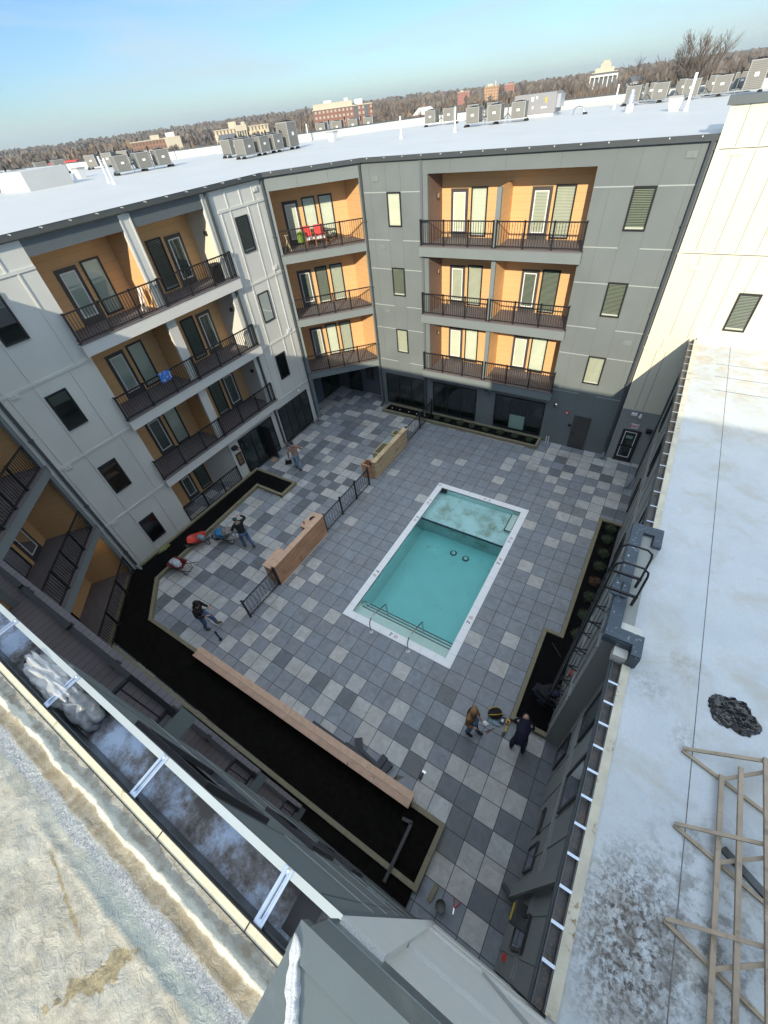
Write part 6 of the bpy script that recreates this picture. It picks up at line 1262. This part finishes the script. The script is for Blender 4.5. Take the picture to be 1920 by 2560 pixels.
r = thing('bent_pipe', 'bent gooseneck conduit looping above the bare roof right of the middle', 'conduit', (-6.4, 33.2, RZ)); b = MB(); b.tube([(-.35, 0, 0), (-.3, 0, .3), (-.1, 0, .42), (.2, 0, .38), (.4, 0, .02)], .035, 8); b.build('pipe', M['steel'], r); b = MB(); b.box(.3, .55, -.1, .1, 0, .1); b.build('foot', M['rubber'], r)
r = thing('rooftop_unit', 'large grey box roof unit with yellow and white stickers right of the middle', 'rooftop unit', (-10, 35.8, RZ)); b = MB(); b.box(-1.5, 1.5, -.75, .9, .16, 1.22); b.build('cabinet', mat('unit grey', (.27, .27, .28), .5, .04, 2), r, bevel=.02); b = MB(); b.box(-1.4, 1.4, -.7, .85, 0, .16); b.build('curb', M['white'], r)
for x, z, w_, h_, mm in ((.75, .72, .12, .28, 'yel'), (.5, .45, .4, .08, 'white'), (-.25, .85, .18, .22, 'white'), (.1, .95, .1, .14, 'white'), (-.15, .45, .1, .14, 'white')): b = MB(); b.box(x, x + w_, -.76, -.751, z, z + h_); b.build('sticker', M[mm], r)
b = MB(); b.box(1.501, 1.75, -.5, .6, .4, 1.1); b.build('intake_hood', M['foil'], r)

# ============================================================== hills, woods and buildings beyond
def hillmesh():
    b = MB(); na, nr = 110, 26; vs = []
    for i in range(na + 1):
        a = math.radians(60 + 125 * i / na)
        for j in range(nr + 1):
            r = 300 * (4200 / 300) ** (j / nr); x, y = r * math.cos(a), r * math.sin(a)
            ridge = mnoise.noise((x / 900, y / 900, 1)) * .6 + mnoise.noise((x / 300, y / 300, 5)) * .25
            f = max(0, min(1, (r - 600) / 1500)); h = -1.5 + f * (16 + 26 * ridge * (.5 + .5 * f)) + mnoise.noise((x / 60, y / 60, 2)) * 3.0 * min(1, f * 2)
            vs.append((x, y, h))
    b.add(vs, [(i * (nr + 1) + j, (i + 1) * (nr + 1) + j, (i + 1) * (nr + 1) + j + 1, i * (nr + 1) + j + 1) for i in range(na) for j in range(nr)], 0, True)
    m = mat('distant wooded ground', (.085, .068, .058), .95, .3, .03, 0, 10, col2=(.14, .115, .085), c2=(.5, .62), c2scale=.02)
    return tag(b.build('hills', m), 'low wooded hills on the horizon', 'hills', kind='structure')
hillmesh()
def hgt(x, y):
    r = math.hypot(x, y); f = max(0, min(1, (r - 600) / 1500)); ridge = mnoise.noise((x / 900, y / 900, 1)) * .6 + mnoise.noise((x / 300, y / 300, 5)) * .25
    return -1.5 + f * (16 + 26 * ridge * (.5 + .5 * f))
BLD = [(-249, 366, 45), (-428, 411, 60), (-439, 321, 55), (-133, 681, 45), (-321, 833, 30), (-330, 937, 30), (-359, 818, 25), (-175, 86, 14)]
W1 = mat('bare twigs brown', (.125, .092, .07), .95, .25, .2); W2 = mat('bare twigs grey', (.165, .142, .122), .95, .25, .2); W3 = mat('bare twigs tan', (.19, .14, .09), .95, .25, .2); W4 = mat('evergreen', (.03, .045, .03), .95, .3, .2)
def woods():
    rnd = random.Random(5); b = MB()
    for i in range(8200):
        u = rnd.random(); r = 75 + (1900 - 75) * u ** 1.7; a = math.radians(rnd.uniform(80, 166)); x, y = r * math.cos(a), r * math.sin(a) + 20
        if any(math.hypot(x - bx, y - by) < br or (abs(math.atan2(y - by, x - bx)) > 9) for bx, by, br in BLD): continue
        skip = False
        for bx, by, br in BLD:               # keep a clearing on the near side of each building
            rb = math.hypot(bx, by); ab = math.atan2(by, bx)
            if r < rb and rb - r < rb * .35 and abs(math.atan2(y, x) - ab) * rb < br * 1.0: skip = rnd.random() < .75
        if skip: continue
        z = hgt(x, y); H = rnd.uniform(7.5, 12.5) * (1 + .25 * (r > 500)); wd = H * rnd.uniform(.28, .45); n = 60 if r < 180 else (26 if r < 420 else 9); t = (.045 if r < 180 else .10) if r < 420 else r * .0010
        m = rnd.choice((0, 0, 0, 1, 1, 2, 0, 1)) if rnd.random() > .02 else 3
        b.add([(x - .2, y, z - 1), (x + .2, y, z - 1), (x, y, z + H * .7)], [(0, 1, 2)], m)
        for k in range(n):
            an = rnd.uniform(0, 6.28); sp = rnd.uniform(.1, 1) ** .7 * wd; z0_ = z + H * rnd.uniform(.15, .5); tp = (x + math.cos(an) * sp, y + math.sin(an) * sp, z + H * (rnd.uniform(.6, 1) - .25 * (sp / wd) ** 2)); bx = x + math.cos(an) * sp * .35; by = y + math.sin(an) * sp * .35
            tx, ty = -math.sin(an + .8) * t, math.cos(an + .8) * t
            b.add([(bx - tx * 1.6, by - ty * 1.6, z0_), (bx + tx * 1.6, by + ty * 1.6, z0_), (tp[0] + tx * 2.2, tp[1] + ty * 2.2, tp[2] - H * .12), tp, (tp[0] - tx * 2.2, tp[1] - ty * 2.2, tp[2] - H * .14)], [(0, 1, 2, 3, 4)], m)
    return tag(b.build('woods', [W1, W2, W3, W4], None, recalc=False), 'wide brown leafless woods filling the land beyond the roofs', 'woods', kind='stuff')
woods()
def bare_tree(loc, H, label, seed, spread=.45, depth=6):
    r = thing('bare_tree', label, 'tree', loc, 'bare trees standing above the woods'); rnd = random.Random(seed); tr, cr = MB(), MB()
    def grow(p, d, L_, rad, k):
        q = p + d * L_; (tr if k >= depth - 1 else cr).tube([p, p.lerp(q, .5) + Vector((rnd.gauss(0, .04), rnd.gauss(0, .04), 0)) * L_, q], [rad, rad * .85, rad * .7], 4 if k < depth - 1 else 7, caps=False)
        if k == 0: return
        for _ in range(rnd.choice((2, 3, 3)) if k > 1 else 5):
            nd = (d + Vector((rnd.gauss(0, spread), rnd.gauss(0, spread), rnd.uniform(0, .25)))).normalized(); grow(q if rnd.random() < .7 else p.lerp(q, .7), nd, L_ * rnd.uniform(.68, .88), max(rad * .64, .022), k - 1)
    grow(Vector((0, 0, 0)), Vector((0, 0, 1)), H * .255, H * .02, depth); tr.build('trunk', M['twig'], r); cr.build('crown', W2, r); return r
bare_tree((-2.6, 92, -1.6), 18.0, 'tallest bare fan-shaped tree rising above the woods at the right', 1, .36, 7)
bare_tree((-9.8, 96, -1.6), 17.5, 'lower bare tree just left of the tallest one', 3, .4, 7)
bare_tree((9, 100, -1.6), 17.2, 'bare tree at the right edge behind the cream wall', 8, .45, 6)
bare_tree((3.4, 110, -1.6), 17, 'thin bare tree right of the tallest one', 12, .4, 6)
bare_tree((-44, 120, -1.6), 9.8, 'small bare tree in the woods just left of the pale tower', 15, .45, 6)
bare_tree((-150, 70, -1.6), 10.5, 'bare tree among the woods at far left', 17, .45, 6)
def gridmat(name, wall, win, px, pz, fw=.5, fh=.55):
    m = mat(name, wall, .85, .08, .1); t = m.node_tree; N = t.nodes.new; K = t.links.new; bs = t.nodes['Principled BSDF']; lk = bs.inputs['Base Color'].links[0].from_socket
    co = [x for x in t.nodes if x.type == 'TEX_COORD'][0]; sp = N('ShaderNodeSeparateXYZ'); K(co.outputs['Object'], sp.inputs[0]); outs = []
    def frac(src, per, f):
        d = N('ShaderNodeMath'); d.operation = 'DIVIDE'; d.inputs[1].default_value = per; K(src, d.inputs[0]); q = N('ShaderNodeMath'); q.operation = 'FRACT'; K(d.outputs[0], q.inputs[0]); l = N('ShaderNodeMath'); l.operation = 'LESS_THAN'; l.inputs[1].default_value = f; K(q.outputs[0], l.inputs[0]); return l.outputs[0]
    s_ = N('ShaderNodeMath'); s_.operation = 'ADD'; K(sp.outputs[0], s_.inputs[0]); K(sp.outputs[1], s_.inputs[1])
    mu = N('ShaderNodeMath'); mu.operation = 'MULTIPLY'; K(frac(s_.outputs[0], px, fw), mu.inputs[0]); K(frac(sp.outputs[2], pz, fh), mu.inputs[1])
    x = N('ShaderNodeMix'); x.data_type = 'RGBA'; K(mu.outputs[0], x.inputs[0]); K(lk, x.inputs[6]); x.inputs[7].default_value = (*win, 1); K(x.outputs[2], bs.inputs['Base Color']); return m
def far_bld(name, label, cat, c, w, dpt, z1, rz, wm_, parts=()):
    r = thing(name, label, cat, (c[0], c[1], -1.6), rz=rz); b = MB(); b.box(-w / 2, w / 2, 0, dpt, 0, z1 + 1.6); b.build('wall', wm_, r); b = MB(); b.box(-w / 2 - .5, w / 2 + .5, -.5, dpt + .5, z1 + 1.6, z1 + 2.2); b.build('cornice', M['farpale'], r)
    for (n_, x0, x1, y0, y1, za, zb, mm) in parts: b = MB(); b.box(x0, x1, y0, y1, za, zb); b.build(n_, mm, r)
    return r
M['farpale'] = mat('pale stone', (.50, .46, .36), .8, .08, .1); M['farbrick'] = gridmat('red brick with windows', (.23, .115, .085), (.40, .36, .32), 3.1, 3.0, .5, .5); M['farcream'] = gridmat('cream stone with windows', (.55, .48, .33), (.14, .12, .10), 3.6, 9, .4, .6)
M['farbrown'] = gridmat('brown brick', (.27, .15, .10), (.12, .09, .08), 3.0, 3.2); M['farwhite'] = mat('white frame', (.62, .62, .60), .7, .05, .1); M['fardark'] = mat('dark windows', (.09, .10, .11), .4, .2, .2); M['farorange'] = gridmat('tan tower', (.46, .29, .16), (.2, .12, .08), 4, 3.2); M['farred'] = gridmat('red tower', (.34, .16, .12), (.25, .1, .08), 4, 3.2)
far_bld('brick_block', 'large red brick apartment block with a pale top storey on the horizon', 'apartment block', (-258, 357), 46, 16, 15.4, .60, M['farbrick'], [('top_storey', -22.5, 8, .2, 15.8, 17.6, 20.4, M['farpale']), ('dark_bay', 9, 12, -.4, 0, 0, 18, M['fardark']), ('dark_bay', 17, 20, -.4, 0, 0, 18, M['fardark']), ('penthouse', -14, -8, 4, 9, 20.4, 21.8, M['farwhite']), ('penthouse', 10, 16, 4, 10, 17.6, 20.6, M['farwhite']), ('penthouse', 2, 5, 4, 8, 20.4, 22, M['farwhite'])])
far_bld('columned_hall', 'long cream stone hall with a columned front among the trees', 'building', (-428, 411), 56, 20, 10.5, .80, M['farcream'], [('pediment', -6, 6, -3, 0, 10, 14.5, M['farpale']), ('tower_block', -12, -4, 6, 14, 12, 17.5, M['farpale']), ('tower_block', 1, 5, 6, 11, 12, 16.5, M['farpale'])] + [('column', x, x + 1, -2.6, -1.6, 0, 10.5, M['farpale']) for x in (-5.5, -3, -.5, 2, 4.5)])
far_bld('brown_block', 'brown brick building complex at the left of the horizon', 'building', (-445, 318), 44, 18, 10.5, .95, M['farbrown'], [('pale_wing', 8, 22, -2, 0, 0, 13, M['farpale']), ('roof_block', -4, 4, 5, 12, 12, 15.5, M['farpale']), ('roof_block', 10, 18, 5, 12, 12, 16, M['farwhite'])])
far_bld('office_tower', 'pale office tower with a white outer frame and stepped top at the right', 'tower', (-133, 679), 25, 18, 15.5, .19, M['fardark'], [('frame', -14, 14, -2.2, -.8, 14, 15.6, M['farwhite'])] + [('frame', x, x + 1, -2.2, -1, 0, 14, M['farwhite']) for x in (-14, -9.5, -5, -.5, 4, 8.5, 13)] + [('stepped_top', -10, 9, 2, 14, 17.2, 21, M['farpale']), ('stepped_top', -5, 5, 3, 12, 21, 24.5, M['farpale']), ('stepped_top', -3, 3, 5, 9, 24.5, 26.5, M['farpale'])])
far_bld('tan_tower', 'tan stepped tower in the middle distance near the red tower', 'tower', (-321, 833), 21, 15, 17, .36, M['farorange'], [('top', -6, 2, 2, 10, 18.6, 21.5, M['farpale']), ('spire', 5, 6.5, 3, 4.5, 18.6, 24.5, M['farpale'])])
far_bld('red_tower', 'small red tower right of the tan one on the skyline', 'tower', (-330, 937), 16, 14, 16.5, .34, M['farred'], [('top', -2, 5, 2, 9, 18, 21, M['farred'])])
far_bld('red_block', 'low red brick block left of the tan tower', 'building', (-359, 818), 18, 14, 15, .42, M['farred'], [('top', -5, -1, 2, 7, 16.6, 18.6, M['farpale'])])
r = thing('red_roofed_house', 'small house with a red roof among the trees at far left', 'house', (-175, 86, -1.6), rz=.4); b = MB(); b.box(-5, 5, -4, 4, 0, 10.5); b.build('wall', M['farpale'], r); b = MB(); b.add([(-5.4, -4.4, 10.5), (5.4, -4.4, 10.5), (5.4, 4.4, 10.5), (-5.4, 4.4, 10.5), (-5.4, 0, 13), (5.4, 0, 13)], [(0, 1, 5, 4), (2, 3, 4, 5), (0, 4, 3), (1, 2, 5), (3, 2, 1, 0)]); b.build('roof', M['red'], r)
rnd = random.Random(77); HW_ = [M['farpale'], M['farwhite'], M['farred'], M['farbrown']]
wd_ = ['white', 'cream', 'red', 'brown']
for i in range(6):
    r_ = rnd.uniform(260, 560); a = math.radians(99 + i * 10 + rnd.uniform(-1.2, 1.2)); x, y = r_ * math.cos(a), r_ * math.sin(a) + 20; z = hgt(x, y)
    r = thing('house', ('white house with a dark roof', 'cream house with a grey roof', 'brick red house with a white roof', 'white house with a grey roof', 'cream house with a dark roof', 'brown house with a white roof')[i] + ' half hidden in the far woods', 'house', (x, y, z), 'small houses scattered in the far woods', rz=rnd.uniform(0, 3)); h_ = rnd.uniform(7, 10)
    b = MB(); b.box(-6, 6, -4, 4, 0, h_); b.build('wall', (M['farwhite'], M['farpale'], M['farred'], M['farwhite'], M['farpale'], M['farbrown'])[i], r); b = MB(); b.add([(-6.5, -4.5, h_), (6.5, -4.5, h_), (6.5, 4.5, h_), (-6.5, 4.5, h_), (-6.5, 0, h_ + 3), (6.5, 0, h_ + 3)], [(0, 1, 5, 4), (2, 3, 4, 5), (0, 4, 3), (1, 2, 5), (3, 2, 1, 0)]); b.build('roof', (M['fardark'], M['acbody'], M['farwhite'], M['acbody'], M['fardark'], M['farwhite'])[i], r)

# ============================================================== winter haze
hz = MB(); hz.box(-5000, 3000, -400, 6000, -2.7, 75)
hm = bpy.data.materials.new('haze'); hm.use_nodes = True; t = hm.node_tree; t.nodes.clear(); o_ = t.nodes.new('ShaderNodeOutputMaterial'); v_ = t.nodes.new('ShaderNodeVolumePrincipled'); v_.inputs['Color'].default_value = (.80, .90, .93, 1); v_.inputs['Density'].default_value = .00017; v_.inputs['Anisotropy'].default_value = .2
t.links.new(v_.outputs[0], o_.inputs['Volume'])
tag(hz.build('haze', hm), 'thin blue winter haze over the far woods', 'haze', kind='stuff')
